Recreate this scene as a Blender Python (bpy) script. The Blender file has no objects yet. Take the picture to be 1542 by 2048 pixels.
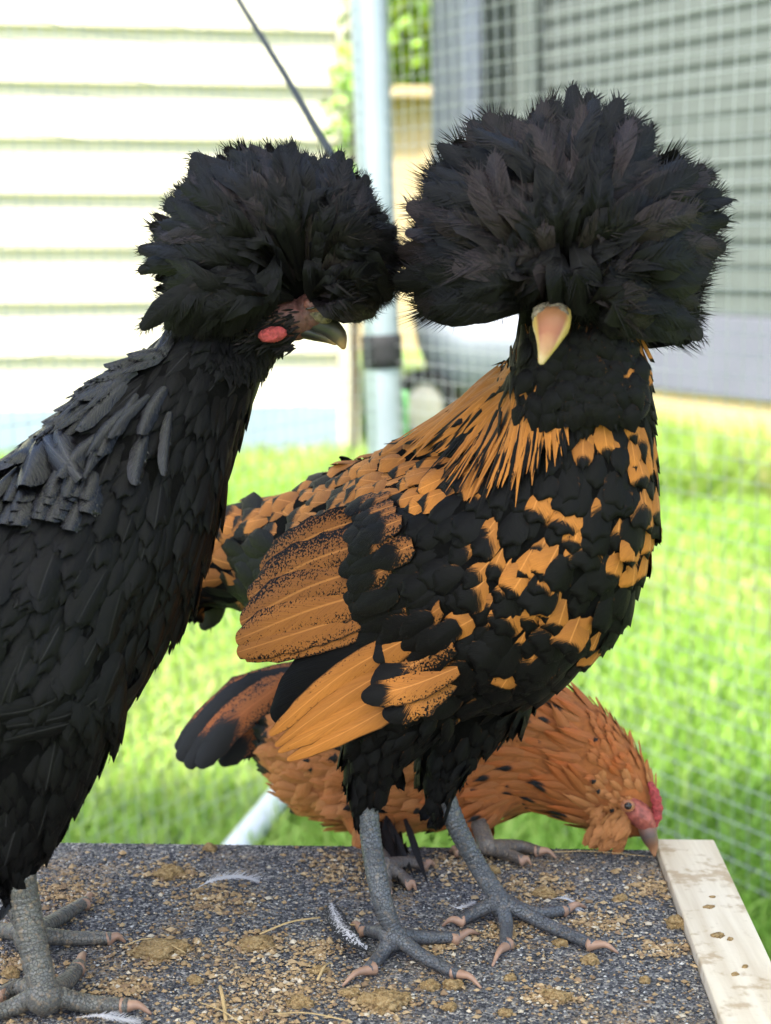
import bpy, bmesh, math, random
import numpy as np
from mathutils import Vector, Matrix
from mathutils.bvhtree import BVHTree

random.seed(7); rng = np.random.default_rng(11)
scn = bpy.context.scene
COL = scn.collection

# ------------------------------------------------------------------ camera, sky, sun, exposure
FPX = 3072.0; CX, CY = 771.0, 1024.0
CAMZ = 0.34; PITCH = math.radians(9.7)
cam_d = bpy.data.cameras.new('camera'); cam = bpy.data.objects.new('camera', cam_d); COL.objects.link(cam)
cam.location = (0, 0, CAMZ); cam.rotation_euler = (math.radians(90) - PITCH, 0, 0)
cam_d.sensor_fit = 'VERTICAL'; cam_d.sensor_height = 24; cam_d.lens = 36
cam_d.clip_start = 0.01; cam_d.clip_end = 500
cam_d.dof.use_dof = True; cam_d.dof.focus_distance = 0.745; cam_d.dof.aperture_fstop = 6.5
scn.camera = cam

SUN_EL, SUN_AZ = math.radians(62), math.radians(-150)      # azimuth from +Y towards +X
world = bpy.data.worlds.new('World'); scn.world = world; world.use_nodes = True
wn = world.node_tree.nodes; wl = world.node_tree.links
sky = wn.new('ShaderNodeTexSky'); sky.sky_type = 'NISHITA'; sky.sun_disc = False
sky.sun_elevation = SUN_EL; sky.sun_rotation = SUN_AZ
sky.air_density = 1.0; sky.dust_density = 3.0; sky.ozone_density = 1.0
bg = wn['Background']; bg.inputs['Strength'].default_value = 0.15
wl.new(sky.outputs[0], bg.inputs['Color'])
sun_d = bpy.data.lights.new('sun', 'SUN'); sun_d.energy = 3.0; sun_d.angle = math.radians(4); sun_d.color = (1.0, 0.95, 0.87)
sun = bpy.data.objects.new('sun', sun_d); COL.objects.link(sun)
sdir = Vector((math.sin(SUN_AZ) * math.cos(SUN_EL), math.cos(SUN_AZ) * math.cos(SUN_EL), math.sin(SUN_EL)))
sun.rotation_euler = sdir.to_track_quat('Z', 'Y').to_euler(); sun.location = sdir * 8
scn.view_settings.view_transform = 'Standard'; scn.view_settings.look = 'None'
scn.view_settings.exposure = 1.95; scn.view_settings.gamma = 1
scn.render.engine = 'CYCLES'
scn.cycles.use_denoising = True; scn.cycles.max_bounces = 6; scn.cycles.diffuse_bounces = 3
scn.cycles.glossy_bounces = 2; scn.cycles.transparent_max_bounces = 6

# ------------------------------------------------------------------ measuring helpers
F = np.array([0, math.cos(PITCH), -math.sin(PITCH)]); U = np.array([0, math.sin(PITCH), math.cos(PITCH)])
R = np.array([1.0, 0, 0]); C0 = np.array([0, 0, CAMZ])
def ray(px, py): return F + R * ((px - CX) / FPX) + U * ((CY - py) / FPX)
def P(px, py, D): return C0 + D * ray(px, py)
def G(px, py, z=0.0):
    r = ray(px, py); return C0 + r * ((z - CAMZ) / r[2])
def proj(p):
    q = np.asarray(p) - C0; d = q @ F
    return CX + FPX * (q @ R) / d, CY - FPX * (q @ U) / d, d
def nrm(v): return v / (np.linalg.norm(v, axis=-1, keepdims=True) + 1e-12)

# ------------------------------------------------------------------ object helpers
def put(o, parent=None):
    COL.objects.link(o)
    if parent is not None:
        o.parent = parent; o.matrix_parent_inverse = parent.matrix_world.inverted()
    return o
def empty(name, loc):
    o = bpy.data.objects.new(name, None); o.location = loc; o.empty_display_size = .02
    COL.objects.link(o); o.matrix_world = Matrix.Translation(Vector(loc)); return o
def tag(o, label=None, cat=None, group=None, kind=None):
    if label: o['label'] = label
    if cat: o['category'] = cat
    if group: o['group'] = group
    if kind: o['kind'] = kind
    return o
def mesh_np(name, V, faces, mat=None, smooth=True, attrs=None):
    """V (n,3); faces: (m,k) array or list of such arrays"""
    me = bpy.data.meshes.new(name)
    if not isinstance(faces, list): faces = [faces]
    faces = [np.asarray(f, dtype=np.int32) for f in faces if len(f)]
    V = np.asarray(V, dtype=np.float32)
    idx = np.concatenate([f.ravel() for f in faces]); tot = np.concatenate([np.full(len(f), f.shape[1], np.int32) for f in faces])
    me.vertices.add(len(V)); me.vertices.foreach_set('co', V.ravel())
    me.loops.add(len(idx)); me.loops.foreach_set('vertex_index', idx)
    me.polygons.add(len(tot)); st = np.concatenate([[0], np.cumsum(tot)[:-1]]).astype(np.int32)
    me.polygons.foreach_set('loop_start', st)
    me.polygons.foreach_set('use_smooth', np.full(len(tot), smooth))
    me.update(calc_edges=True)
    for k, (typ, data) in (attrs or {}).items():
        a = me.attributes.new(k, typ, 'POINT')
        a.data.foreach_set('color' if typ == 'FLOAT_COLOR' else 'vector', np.asarray(data, np.float32).ravel())
    me.validate()
    if mat: me.materials.append(mat)
    return me
def obj(name, me, parent=None): return put(bpy.data.objects.new(name, me), parent)
def bm_obj(name, bm, mat, parent=None, smooth=False):
    me = bpy.data.meshes.new(name); bm.to_mesh(me); bm.free()
    if mat: me.materials.append(mat)
    if smooth:
        for p in me.polygons: p.use_smooth = True
    return obj(name, me, parent)
def add_box(bm, c, s, M=None, bevel=0.0):
    r = bmesh.ops.create_cube(bm, size=1.0); vs = r['verts']
    bmesh.ops.scale(bm, vec=s, verts=vs)
    if bevel:
        es = list({e for v in vs for e in v.link_edges})
        rb = bmesh.ops.bevel(bm, geom=es, offset=bevel, segments=2, affect='EDGES', profile=.5)
        vs = list({v for f in rb['faces'] for v in f.verts} | {v for v in vs if v.is_valid})
    bmesh.ops.translate(bm, vec=c, verts=vs)
    if M is not None: bmesh.ops.transform(bm, matrix=M, verts=vs)
    return vs
def catmull(pts, n):
    pts = np.asarray(pts, float); k = len(pts)
    ext = np.vstack([2 * pts[0] - pts[1], pts, 2 * pts[-1] - pts[-2]])
    out = []
    for t in np.linspace(0, k - 1, n):
        i = min(int(t), k - 2); f = t - i; a, b, c, d = ext[i:i + 4]
        out.append(.5 * ((2 * b) + (c - a) * f + (2 * a - 5 * b + 4 * c - d) * f * f + (3 * b - a - 3 * c + d) * f ** 3))
    return np.array(out)
def tube(path, rad, seg=12, squash=1.0, cap=True):
    """swept tube; returns V, quads"""
    path = np.asarray(path); n = len(path); rad = np.broadcast_to(rad, (n,))
    T = nrm(np.gradient(path, axis=0)); up = np.array([0, 0, 1.0]) if abs(T[0][2]) < .8 else np.array([0, -1.0, 0])
    V = []
    for i in range(n):
        s = nrm(np.cross(T[i], up)); u = np.cross(s, T[i]); up = u
        a = np.linspace(0, 2 * math.pi, seg, endpoint=False)
        V.append(path[i] + rad[i] * (np.cos(a)[:, None] * s + squash * np.sin(a)[:, None] * u))
    V = np.vstack(V); q = []
    for i in range(n - 1):
        for j in range(seg):
            q.append((i * seg + j, i * seg + (j + 1) % seg, (i + 1) * seg + (j + 1) % seg, (i + 1) * seg + j))
    if cap:
        V = np.vstack([V, path[0] - T[0] * rad[0] * .5, path[-1] + T[-1] * rad[-1] * .6]); k = len(V)
        tr = [((j + 1) % seg, j, k - 2) for j in range(seg)] + [((n - 1) * seg + j, (n - 1) * seg + (j + 1) % seg, k - 1) for j in range(seg)]
        return V, np.array(q), np.array(tr)
    return V, np.array(q), np.zeros((0, 3), int)
def merge(parts):
    V = []; Q = []; T = []; o = 0
    for v, q, t in parts:
        V.append(v); Q.append(q + o); 
        if len(t): T.append(t + o)
        o += len(v)
    return np.vstack(V), [np.vstack(Q)] + ([np.vstack(T)] if T else [])

# ------------------------------------------------------------------ materials
class NT:
    def __init__(s, name):
        s.m = bpy.data.materials.new(name); s.m.use_nodes = True
        s.t = s.m.node_tree; s.b = s.t.nodes['Principled BSDF']
    def n(s, typ, **kw):
        x = s.t.nodes.new(typ)
        for k, v in kw.items(): setattr(x, k, v)
        return x
    def link(s, a, b): s.t.links.new(a, b)
    def val(s, x, sock):
        if hasattr(x, 'is_output'): s.link(x, sock)
        else: sock.default_value = x
    def math(s, op, a, b=0.0, c=0.0, clamp=False):
        x = s.n('ShaderNodeMath', operation=op, use_clamp=clamp)
        s.val(a, x.inputs[0]); s.val(b, x.inputs[1]); s.val(c, x.inputs[2]); return x.outputs[0]
    def mix(s, f, a, b):
        x = s.n('ShaderNodeMix', data_type='RGBA'); s.val(f, x.inputs['Factor'])
        for v, k in ((a, 6), (b, 7)):
            if hasattr(v, 'is_output'): s.link(v, x.inputs[k])
            else: x.inputs[k].default_value = (*v, 1)
        return x.outputs[2]
    def noise(s, scale, detail=3, rough=.5, vec=None, stretch=None):
        x = s.n('ShaderNodeTexNoise'); x.inputs['Scale'].default_value = scale
        x.inputs['Detail'].default_value = detail; x.inputs['Roughness'].default_value = rough
        if vec is None: vec = s.n('ShaderNodeTexCoord').outputs['Object']
        if stretch:
            mp = s.n('ShaderNodeMapping'); mp.inputs['Scale'].default_value = stretch; s.link(vec, mp.inputs[0]); vec = mp.outputs[0]
        s.link(vec, x.inputs['Vector']); return x.outputs['Fac']
    def voro(s, scale, feature='F1', vec=None, out='Distance'):
        x = s.n('ShaderNodeTexVoronoi', feature=feature); x.inputs['Scale'].default_value = scale
        if vec is None: vec = s.n('ShaderNodeTexCoord').outputs['Object']
        s.link(vec, x.inputs['Vector']); return x.outputs[out]
    def ramp(s, f, stops):
        x = s.n('ShaderNodeValToRGB'); s.link(f, x.inputs[0]); e = x.color_ramp.elements
        while len(e) > len(stops): e.remove(e[-1])
        while len(e) < len(stops): e.new(.5)
        for i, (p, c) in enumerate(stops): e[i].position = p; e[i].color = (*c, 1) if len(c) == 3 else c
        return x.outputs[0]
    def step(s, x, a, b):
        m = s.n('ShaderNodeMapRange', interpolation_type='SMOOTHSTEP'); s.val(x, m.inputs[0])
        s.val(a, m.inputs[1]); s.val(b, m.inputs[2]); return m.outputs[0]
    def bump(s, h, strength=.3, dist=.001):
        b = s.n('ShaderNodeBump'); b.inputs['Strength'].default_value = strength; b.inputs['Distance'].default_value = dist
        s.link(h, b.inputs['Height']); s.link(b.outputs[0], s.b.inputs['Normal'])
    def set(s, color=None, rough=None, spec=None, metal=None, sheen=None):
        if color is not None:
            if hasattr(color, 'is_output'): s.link(color, s.b.inputs['Base Color'])
            else: s.b.inputs['Base Color'].default_value = (*color, 1)
        if rough is not None: s.val(rough, s.b.inputs['Roughness'])
        if spec is not None: s.b.inputs['Specular IOR Level'].default_value = spec
        if metal is not None: s.b.inputs['Metallic'].default_value = metal
        if sheen is not None: s.b.inputs['Sheen Weight'].default_value = sheen
        return s.m

def simple(name, col, rough=.6, var=.15, scale=20, bump=0, metal=0, spec=.5, stretch=None):
    t = NT(name); n = t.noise(scale, 4, stretch=stretch)
    lo = tuple(c * (1 - var) for c in col); hi = tuple(min(1, c * (1 + var)) for c in col)
    c = t.ramp(n, [(.3, lo), (.7, hi)])
    if bump: t.bump(n, bump, .002)
    return t.set(c, rough, spec, metal)

def feather_mat(name, orange=None, black=(.007, .0065, .007), rough=.5, tint=(.04, .028, .03), spec=.5, deep=None, sheen=0.0):
    """fuv: x across -1..1, y along 0..1.   fp: r black tip length, g random, b pepper, a base tone"""
    t = NT(name)
    uv = t.n('ShaderNodeAttribute', attribute_name='fuv').outputs['Vector']
    fpn = t.n('ShaderNodeAttribute', attribute_name='fp')
    s = t.n('ShaderNodeSeparateXYZ'); t.link(uv, s.inputs[0]); u, v = s.outputs[0], s.outputs[1]
    c = t.n('ShaderNodeSeparateColor'); t.link(fpn.outputs['Color'], c.inputs[0]); r, g, b = c.outputs[0], c.outputs[1], c.outputs[2]
    a = fpn.outputs['Alpha']
    au = t.math('ABSOLUTE', u)
    # barb coordinate: runs from the shaft outwards and towards the tip
    bc = t.math('MULTIPLY_ADD', au, -.35, v)
    cmb = t.n('ShaderNodeCombineXYZ'); t.link(t.math('MULTIPLY', bc, 75.0), cmb.inputs[0]); t.link(t.math('MULTIPLY', u, 1.6), cmb.inputs[1]); t.link(t.math('MULTIPLY', g, 37.0), cmb.inputs[2])
    barb = t.noise(1.0, 2, .5, cmb.outputs[0])
    wob = t.noise(260, 2)
    blk = t.mix(t.math('MULTIPLY', t.step(g, .55, 1.0), t.step(barb, .2, .8)), black, tint)
    if orange:
        dv = t.math('DIVIDE', t.math('SUBTRACT', 1.0, v), t.math('MAXIMUM', r, .01))
        du = t.math('MULTIPLY', au, .75)
        d = t.math('SQRT', t.math('ADD', t.math('MULTIPLY', dv, dv), t.math('MULTIPLY', du, du)))
        d = t.math('ADD', d, t.math('MULTIPLY', t.math('SUBTRACT', barb, .5), .8))
        mask = t.math('SUBTRACT', 1.0, t.step(d, .86, 1.06))
        mask = t.math('MULTIPLY', mask, t.step(r, .02, .1))
        pn = t.noise(900, 3, .6); ed = t.math('MULTIPLY_ADD', au, .22, .0)
        pep = t.step(t.math('ADD', t.math('ADD', pn, ed), t.math('MULTIPLY', b, .3)), .76, .82)
        pep = t.math('MULTIPLY', pep, t.step(b, .02, .15))
        mask = t.math('MAXIMUM', mask, pep)
        mask = t.math('MAXIMUM', mask, t.math('MULTIPLY', t.math('MULTIPLY', t.step(au, .86, .97), t.step(b, .01, .04)), .75))  # dark vane edges: black edging plus painted shade between overlapping wing feathers
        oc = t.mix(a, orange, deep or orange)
        dk = tuple(x * .5 for x in (deep or orange)); st = t.n('ShaderNodeCombineXYZ'); t.link(t.math('MULTIPLY', bc, 150.0), st.inputs[0]); t.link(t.math('MULTIPLY', u, 2.5), st.inputs[1]); t.link(t.math('MULTIPLY', g, 91.0), st.inputs[2])
        fine = t.noise(1.0, 3, .6, st.outputs[0]); pf = t.math('FRACT', t.math('MULTIPLY', g, 23.7))
        oc = t.mix(t.math('MULTIPLY', pf, .45), oc, tuple(x * .8 for x in (deep or orange)))
        oc = t.mix(t.math('MULTIPLY', t.step(fine, .42, .68), .55), oc, dk)
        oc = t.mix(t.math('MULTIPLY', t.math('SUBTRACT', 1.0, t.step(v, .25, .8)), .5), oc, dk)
        oc = t.mix(t.math('MULTIPLY', t.step(barb, .35, .75), .5), oc, tuple(x * .5 for x in orange))
        oc = t.mix(t.math('MULTIPLY', t.math('SUBTRACT', 1.0, t.step(au, .02, .06)), .28), oc, tuple(min(1, x * 1.5 + .05) for x in orange))
        col = t.mix(mask, oc, blk)
    else:
        col = blk
        sh = t.math('SUBTRACT', 1.0, t.step(au, .02, .06))
        col = t.mix(t.math('MULTIPLY', t.math('MULTIPLY', sh, a), .5), col, (.06, .055, .055))
    t.bump(t.math('ADD', t.math('MULTIPLY', barb, .7), t.math('MULTIPLY', wob, .3)), .5, .0008)
    t.set(col, t.math('MULTIPLY_ADD', barb, .25, rough - .12), spec)
    if sheen:
        t.b.inputs['Sheen Weight'].default_value = sheen; t.b.inputs['Sheen Roughness'].default_value = .4
        t.b.inputs['Sheen Tint'].default_value = (.75, .78, 1, 1)
    return t.m

M = {}
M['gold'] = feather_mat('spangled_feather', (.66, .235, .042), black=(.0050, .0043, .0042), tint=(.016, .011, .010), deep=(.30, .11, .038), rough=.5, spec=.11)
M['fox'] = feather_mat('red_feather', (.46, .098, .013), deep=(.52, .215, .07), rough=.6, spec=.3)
M['black'] = feather_mat('black_feather', None, black=(.0042,.0037,.0038), tint=(.012,.009,.0095), rough=.45, spec=.12)
M['saddle'] = feather_mat('glossy_saddle_feather', None, black=(.0045,.004,.005), tint=(.012,.0095,.012), rough=.27, spec=.45)
M['crest'] = feather_mat('crest_feather', None, black=(.0042, .0036, .0037), tint=(.042, .028, .029), rough=.46, spec=.12)
M['under'] = simple('dark_down', (.004, .0036, .0036), .9, .3, 200, .4, spec=.05)
M['underfox'] = simple('red_down', (.30, .09, .02), .9, .3, 200, .4)

def scale_mat(name, dark, light, dirt=(.30, .20, .11), dirt_amt=.3):
    t = NT(name); v = t.voro(620, 'DISTANCE_TO_EDGE'); n = t.noise(90, 4); n2 = t.noise(420, 3)
    e = t.step(v, .0, .12)
    c = t.mix(e, tuple(x * .75 for x in dark), t.mix(n, dark, light))
    c = t.mix(t.math('MULTIPLY', t.step(n2, .5, .75), dirt_amt), c, dirt)
    t.bump(t.math('ADD', e, t.math('MULTIPLY', n2, .8)), .5, .0007)
    return t.set(c, .36, .55)
M['shank'] = scale_mat('slate_scales', (.035, .037, .042), (.15, .155, .165))
M['shank_b'] = scale_mat('grey_scales', (.05, .045, .04), (.19, .18, .15), dirt_amt=.6)
M['shank_r'] = scale_mat('brown_scales', (.09, .075, .065), (.22, .18, .15), dirt_amt=.6)
M['claw'] = simple('horn_claw', (.34, .195, .125), .45, .2, 200)

def horn(name, stops, axis_len, rim=None):
    t = NT(name); a = t.n('ShaderNodeAttribute', attribute_name='fuv').outputs['Vector']
    s = t.n('ShaderNodeSeparateXYZ'); t.link(a, s.inputs[0])
    n = t.noise(300, 3); f = t.math('ADD', s.outputs[1], t.math('MULTIPLY', t.math('SUBTRACT', n, .5), .18))
    cc = t.ramp(f, stops)
    if rim: cc = t.mix(t.math('MULTIPLY', t.step(t.math('ABSOLUTE', s.outputs[0]), .72, .95), .8), cc, rim)
    return t.set(cc, .4, .4)
M['beak_gold'] = horn('gold_hen_beak', [(0, (.05, .035, .02)), (.22, (.20, .09, .035)), (.55, (.26, .085, .035)), (.82, (.42, .23, .10)), (1, (.55, .40, .22))], 1, (.50, .34, .09))
M['beak_black'] = horn('slate_beak', [(0, (.014, .012, .011)), (.55, (.022, .02, .018)), (.78, (.09, .065, .04)), (.95, (.36, .21, .09)), (1, (.33, .18, .07))], 1)
M['beak_fox'] = horn('brown_beak', [(0, (.30, .12, .08)), (.35, (.10, .07, .06)), (.6, (.22, .10, .05)), (1, (.5, .25, .12))], 1)
M['skin'] = simple('red_skin', (.33, .042, .042), .75, .45, 500, 1.0)
M['skin_dark'] = simple('dark_face_skin', (.10, .035, .03), .6, .5, 300, .7)
M['eye'] = simple('eye', (.02, .012, .01), .1, .1, 50)
M['eye_ring'] = simple('eye_ring', (.33, .12, .05), .4, .2, 300)

# ------------------------------------------------------------------ feathers
def feather_template(shape, seed, cols=5, fringe=18):
    r = np.random.default_rng(seed)
    if shape == 'round': v = np.array([0, .25, .5, .66, .78, .87, .93, .975, 1.]); w = np.array([.45, .8, 1, 1, .93, .79, .62, .40, .12])
    elif shape == 'lance': v = np.array([0, .2, .45, .65, .82, .93, 1.]); w = np.array([.6, .95, 1, .8, .5, .24, .04])
    elif shape == 'fluff': v = np.array([0, .3, .55, .72, .84, .92, .97, 1.]); w = np.array([.5, .8, 1, .92, .76, .56, .36, .12])
    else: v = np.array([0, .15, .4, .65, .82, .94, 1.]); w = np.array([.5, .9, 1, 1, .85, .5, .1])
    us = np.linspace(-1, 1, cols)
    ww = w[:, None] * (1 + .03 * r.standard_normal((len(v), cols)) * (np.abs(us) > .9))
    X = us[None] * ww * .5; Y = np.repeat(v[:, None], cols, 1) + .0 * X
    Y = Y - .10 * (us ** 2)[None] * (v[:, None] > .9) + .007 * r.standard_normal(X.shape) * (v[:, None] > .8)
    Z = -.5 * (us ** 2)[None] * .30 * np.ones_like(X)
    UU = np.repeat(us[None], len(v), 0); VV = np.repeat(v[:, None], cols, 1)
    V = np.stack([X, Y, Z], -1).reshape(-1, 3); UV = np.stack([UU, VV], -1).reshape(-1, 2)
    q = np.array([(i * cols + j, i * cols + j + 1, (i + 1) * cols + j + 1, (i + 1) * cols + j) for i in range(len(v) - 1) for j in range(cols - 1)])
    tv = []; tuv = []; tt = []; o = len(V)
    for k in range(fringe):
        vv = r.uniform(.35, .99); sd = r.choice([-1, 1]); wi = np.interp(vv, v, w) * .5
        p = np.array([sd * wi * .86, vv - .02, -.15 * .8]); ln = r.uniform(.05, .13) * (1.6 if shape == 'fluff' else 1)
        ang = r.uniform(.15, .6) if shape != 'fluff' else r.uniform(.1, .9)
        d = np.array([sd * math.sin(ang) * 1.2, math.cos(ang), r.uniform(-.3, .35)]) * ln
        tv += [p + np.array([0, -.014, 0]), p + np.array([0, .014, 0]), p + d]
        tuv += [(sd * .95, vv), (sd * .95, vv), (sd, min(1, vv + .03))]; tt.append((o, o + 1, o + 2)); o += 3
    if fringe: V = np.vstack([V, tv]); UV = np.vstack([UV, tuv])
    return V, UV, q, np.array(tt).reshape(-1, 3)
TPL = {s: [feather_template(s, 100 * i + k, fringe=40 if s == 'fluff' else 30) for k in range(6)] for i, s in enumerate(('round', 'lance', 'fluff', 'broad'))}

class Plumage:
    """collects feathers into one mesh"""
    def __init__(s): s.V = []; s.UV = []; s.FP = []; s.Q = []; s.T = []; s.o = 0
    def add(s, V, UV, FP, Q, T):
        s.V.append(V); s.UV.append(UV); s.FP.append(FP); s.Q.append(Q + s.o)
        if len(T): s.T.append(T + s.o)
        s.o += len(V)
    def scatter(s, base, dirv, nor, L, W, shape, fp, curl=.18):
        """batched feathers, arrays of n"""
        n = len(base); var = rng.integers(0, 6, n)
        side = nrm(np.cross(dirv, nor))
        for k in range(6):
            m = np.where(var == k)[0]
            if not len(m): continue
            tv, tuv, q, t = TPL[shape][k]; nv = len(tv)
            X = tv[None, :, 0] * W[m][:, None]; Y = tv[None, :, 1] * L[m][:, None]
            Z = tv[None, :, 2] * W[m][:, None] - curl * (tv[None, :, 1] ** 2) * L[m][:, None]
            V = base[m][:, None] + X[..., None] * side[m][:, None] + Y[..., None] * dirv[m][:, None] + Z[..., None] * nor[m][:, None]
            off = (np.arange(len(m)) * nv)[:, None, None]
            s.add(V.reshape(-1, 3), np.tile(tuv, (len(m), 1)), np.repeat(fp[m], nv, 0), (q[None] + off).reshape(-1, 4), (t[None] + off).reshape(-1, 3))
    def strip(s, path, normals, width, prof, fp, camber=.25, cols=5, fringe=30, frlen=.2, frw=.0005, split=0.0):
        """one feather along a path"""
        path = np.asarray(path); n = len(path); normals = np.asarray(normals)
        T = nrm(np.gradient(path, axis=0)); S = nrm(np.cross(T, normals)); N = np.cross(S, T)
        v = np.linspace(0, 1, n); w = np.interp(v, np.linspace(0, 1, len(prof)), prof) * width
        us = np.linspace(-1, 1, cols)
        jit = 1 + .06 * rng.standard_normal((n, cols)) * (np.abs(us) > .9)
        X = us[None] * w[:, None] * .5 * jit
        Z = -camber * (us ** 2)[None] * w[:, None] * .5
        V = path[:, None] + X[..., None] * S[:, None] + Z[..., None] * N[:, None]
        V = V - (.08 * width * (us ** 2))[None, :, None] * T[:, None] * (v[:, None, None] > .85)
        UV = np.stack([np.repeat(us[None], n, 0), np.repeat(v[:, None], cols, 1)], -1).reshape(-1, 2)
        V = V.reshape(-1, 3)
        q = np.array([(i * cols + j, i * cols + j + 1, (i + 1) * cols + j + 1, (i + 1) * cols + j) for i in range(n - 1) for j in range(cols - 1)])
        tv = []; tuv = []; tt = []; o = len(V)
        for k in range(fringe):
            vv = rng.uniform(.3, 1); sd = rng.choice([-1, 1]); i = min(int(vv * (n - 1)), n - 1)
            ua = rng.uniform(.6, 1) if vv < .93 else rng.uniform(0, 1)
            wi = w[i] * .5 * ua * .9
            p = path[i] + sd * wi * S[i] - camber * .5 * ua * ua * w[i] * N[i] + T[i] * (vv * (n - 1) - i) * .0
            ln = rng.uniform(.4, 1.3) * frlen * width; a = rng.uniform(.15, .8)
            d = (sd * math.sin(a) * S[i] + math.cos(a) * T[i] + rng.uniform(-.3, .3) * N[i]) * ln
            tv += [p - T[i] * frw - S[i] * frw * .5, p + T[i] * frw + S[i] * frw * .5, p + d]; tuv += [(sd * .9, vv)] * 2 + [(sd, vv)]
            tt.append((o, o + 1, o + 2)); o += 3
        if fringe: V = np.vstack([V, tv]); UV = np.vstack([UV, tuv])
        s.add(V, UV, np.tile(np.asarray(fp, float), (len(V), 1)), q, np.array(tt, int).reshape(-1, 3))
    def plume(s, path, normals, width, prof, fp, camber=.25, nb=30, core=.72, droop=.25):
        """loose feather: a narrow vane along the shaft and separate barbs"""
        s.strip(path, normals, width * core, prof, fp, camber=camber * .8, cols=5, fringe=0)
        path = np.asarray(path); n = len(path); normals = np.broadcast_to(np.asarray(normals), path.shape)
        T = nrm(np.gradient(path, axis=0)); S = nrm(np.cross(T, normals)); N = np.cross(S, T)
        x = np.linspace(0, 1, n); m = 2 * nb
        vb = np.clip(np.concatenate([np.concatenate([np.linspace(.12, .72, nb - nb // 2), np.linspace(.74, .99, nb // 2)])] * 2) + rng.normal(0, .008, m), .05, .99); sd = np.repeat([-1., 1.], nb)
        it = lambda A: np.stack([np.interp(vb, x, A[:, k]) for k in range(3)], 1)
        p0, t, sv, nv = it(path), nrm(it(T)), nrm(it(S)), nrm(it(N))
        w = np.interp(vb, np.linspace(0, 1, len(prof)), prof) * width * .5 * rng.uniform(.7, 1.05, m)
        a = np.interp(vb, [0, .7, 1], [.8, .6, .2]) + rng.normal(0, .1, m)
        ln = np.maximum(w / np.maximum(np.sin(a), .45), .10 * width) * 1.0
        gap = rng.normal(0, .10, m)
        L = np.linalg.norm(np.diff(path, axis=0), axis=1).sum(); bw = L / nb * .8
        d0 = sd[:, None] * np.sin(a)[:, None] * sv + np.cos(a)[:, None] * t
        d1 = nrm(d0 + t * .35 - nv * droop + nv * gap[:, None] * 1.6 + rng.normal(0, .08, (m, 3)))
        c1 = p0 + d0 * ln[:, None] * .5 - nv * (camber * .25 * w)[:, None] + nv * (gap * .15 * w)[:, None]
        c2 = c1 + d1 * ln[:, None] * .45
        h = t * bw * .5
        V = np.stack([p0 - h, p0 + h, c1 - h * .8, c1 + h * .8, c2], 1).reshape(-1, 3)
        o = (np.arange(m) * 5)[:, None]; Q = o + np.array([[0, 1, 3, 2]]); Tt = o + np.array([[2, 3, 4]])
        UV = np.stack([np.stack([sd * k, vb], 1) for k in (.1, .1, .6, .6, 1.)], 1).reshape(-1, 2)
        f = np.repeat(np.tile(np.asarray(fp, float), (m, 1)), 5, 0); f[:, 1] = np.clip(f[:, 1] + np.repeat(rng.normal(0, .12, m), 5), 0, 1)
        s.add(V, UV, f, Q, Tt)
    def build(s, name, mat, parent=None, kind='stuff'):
        UV = np.vstack(s.UV); UV = np.hstack([UV, np.zeros((len(UV), 1))])
        me = mesh_np(name, np.vstack(s.V), [np.vstack(s.Q)] + ([np.vstack(s.T)] if s.T else []), mat, True,
                     {'fuv': ('FLOAT_VECTOR', UV), 'fp': ('FLOAT_COLOR', np.vstack(s.FP))})
        o = obj(name, me, parent)
        if kind: o['kind'] = kind
        return o

# ------------------------------------------------------------------ bodies
def chain(pts, n):
    """pts: (px, py, depth, radius px) -> centres, radii (m), tangents"""
    c = np.array([P(*p[:3]) for p in pts]); r = np.array([p[3] * p[2] / FPX for p in pts])
    a = catmull(np.hstack([c, r[:, None]]), n)
    return a[:, :3], np.maximum(a[:, 3], .003), nrm(np.gradient(a[:, :3], axis=0))
def body_mesh(chains, lateral, squash, voxel=.0035, smooth=6):
    bm = bmesh.new()
    lat = Vector(nrm(np.array(lateral)))
    sq = Matrix.Identity(3)
    for i in range(3):
        for j in range(3): sq[i][j] += (squash - 1) * lat[i] * lat[j]
    for c, r, T in chains:
        for i in range(len(c)):
            bmesh.ops.create_icosphere(bm, subdivisions=2, radius=float(r[i]) * 1.01, matrix=Matrix.Translation(Vector(c[i])) @ sq.to_4x4())
    me = bpy.data.meshes.new('tmp'); bm.to_mesh(me); bm.free()
    o = bpy.data.objects.new('tmp', me); COL.objects.link(o)
    m = o.modifiers.new('r', 'REMESH'); m.mode = 'VOXEL'; m.voxel_size = voxel
    m2 = o.modifiers.new('s', 'SMOOTH'); m2.iterations = smooth; m2.factor = .5
    dg = bpy.context.evaluated_depsgraph_get(); ev = o.evaluated_get(dg); em = ev.to_mesh()
    V = np.zeros(len(em.vertices) * 3); em.vertices.foreach_get('co', V); V = V.reshape(-1, 3)
    em.calc_loop_triangles(); T = np.zeros(len(em.loop_triangles) * 3, np.int32); em.loop_triangles.foreach_get('vertices', T); T = T.reshape(-1, 3)
    ev.to_mesh_clear(); bpy.data.objects.remove(o); bpy.data.meshes.remove(me)
    return V, T
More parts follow.
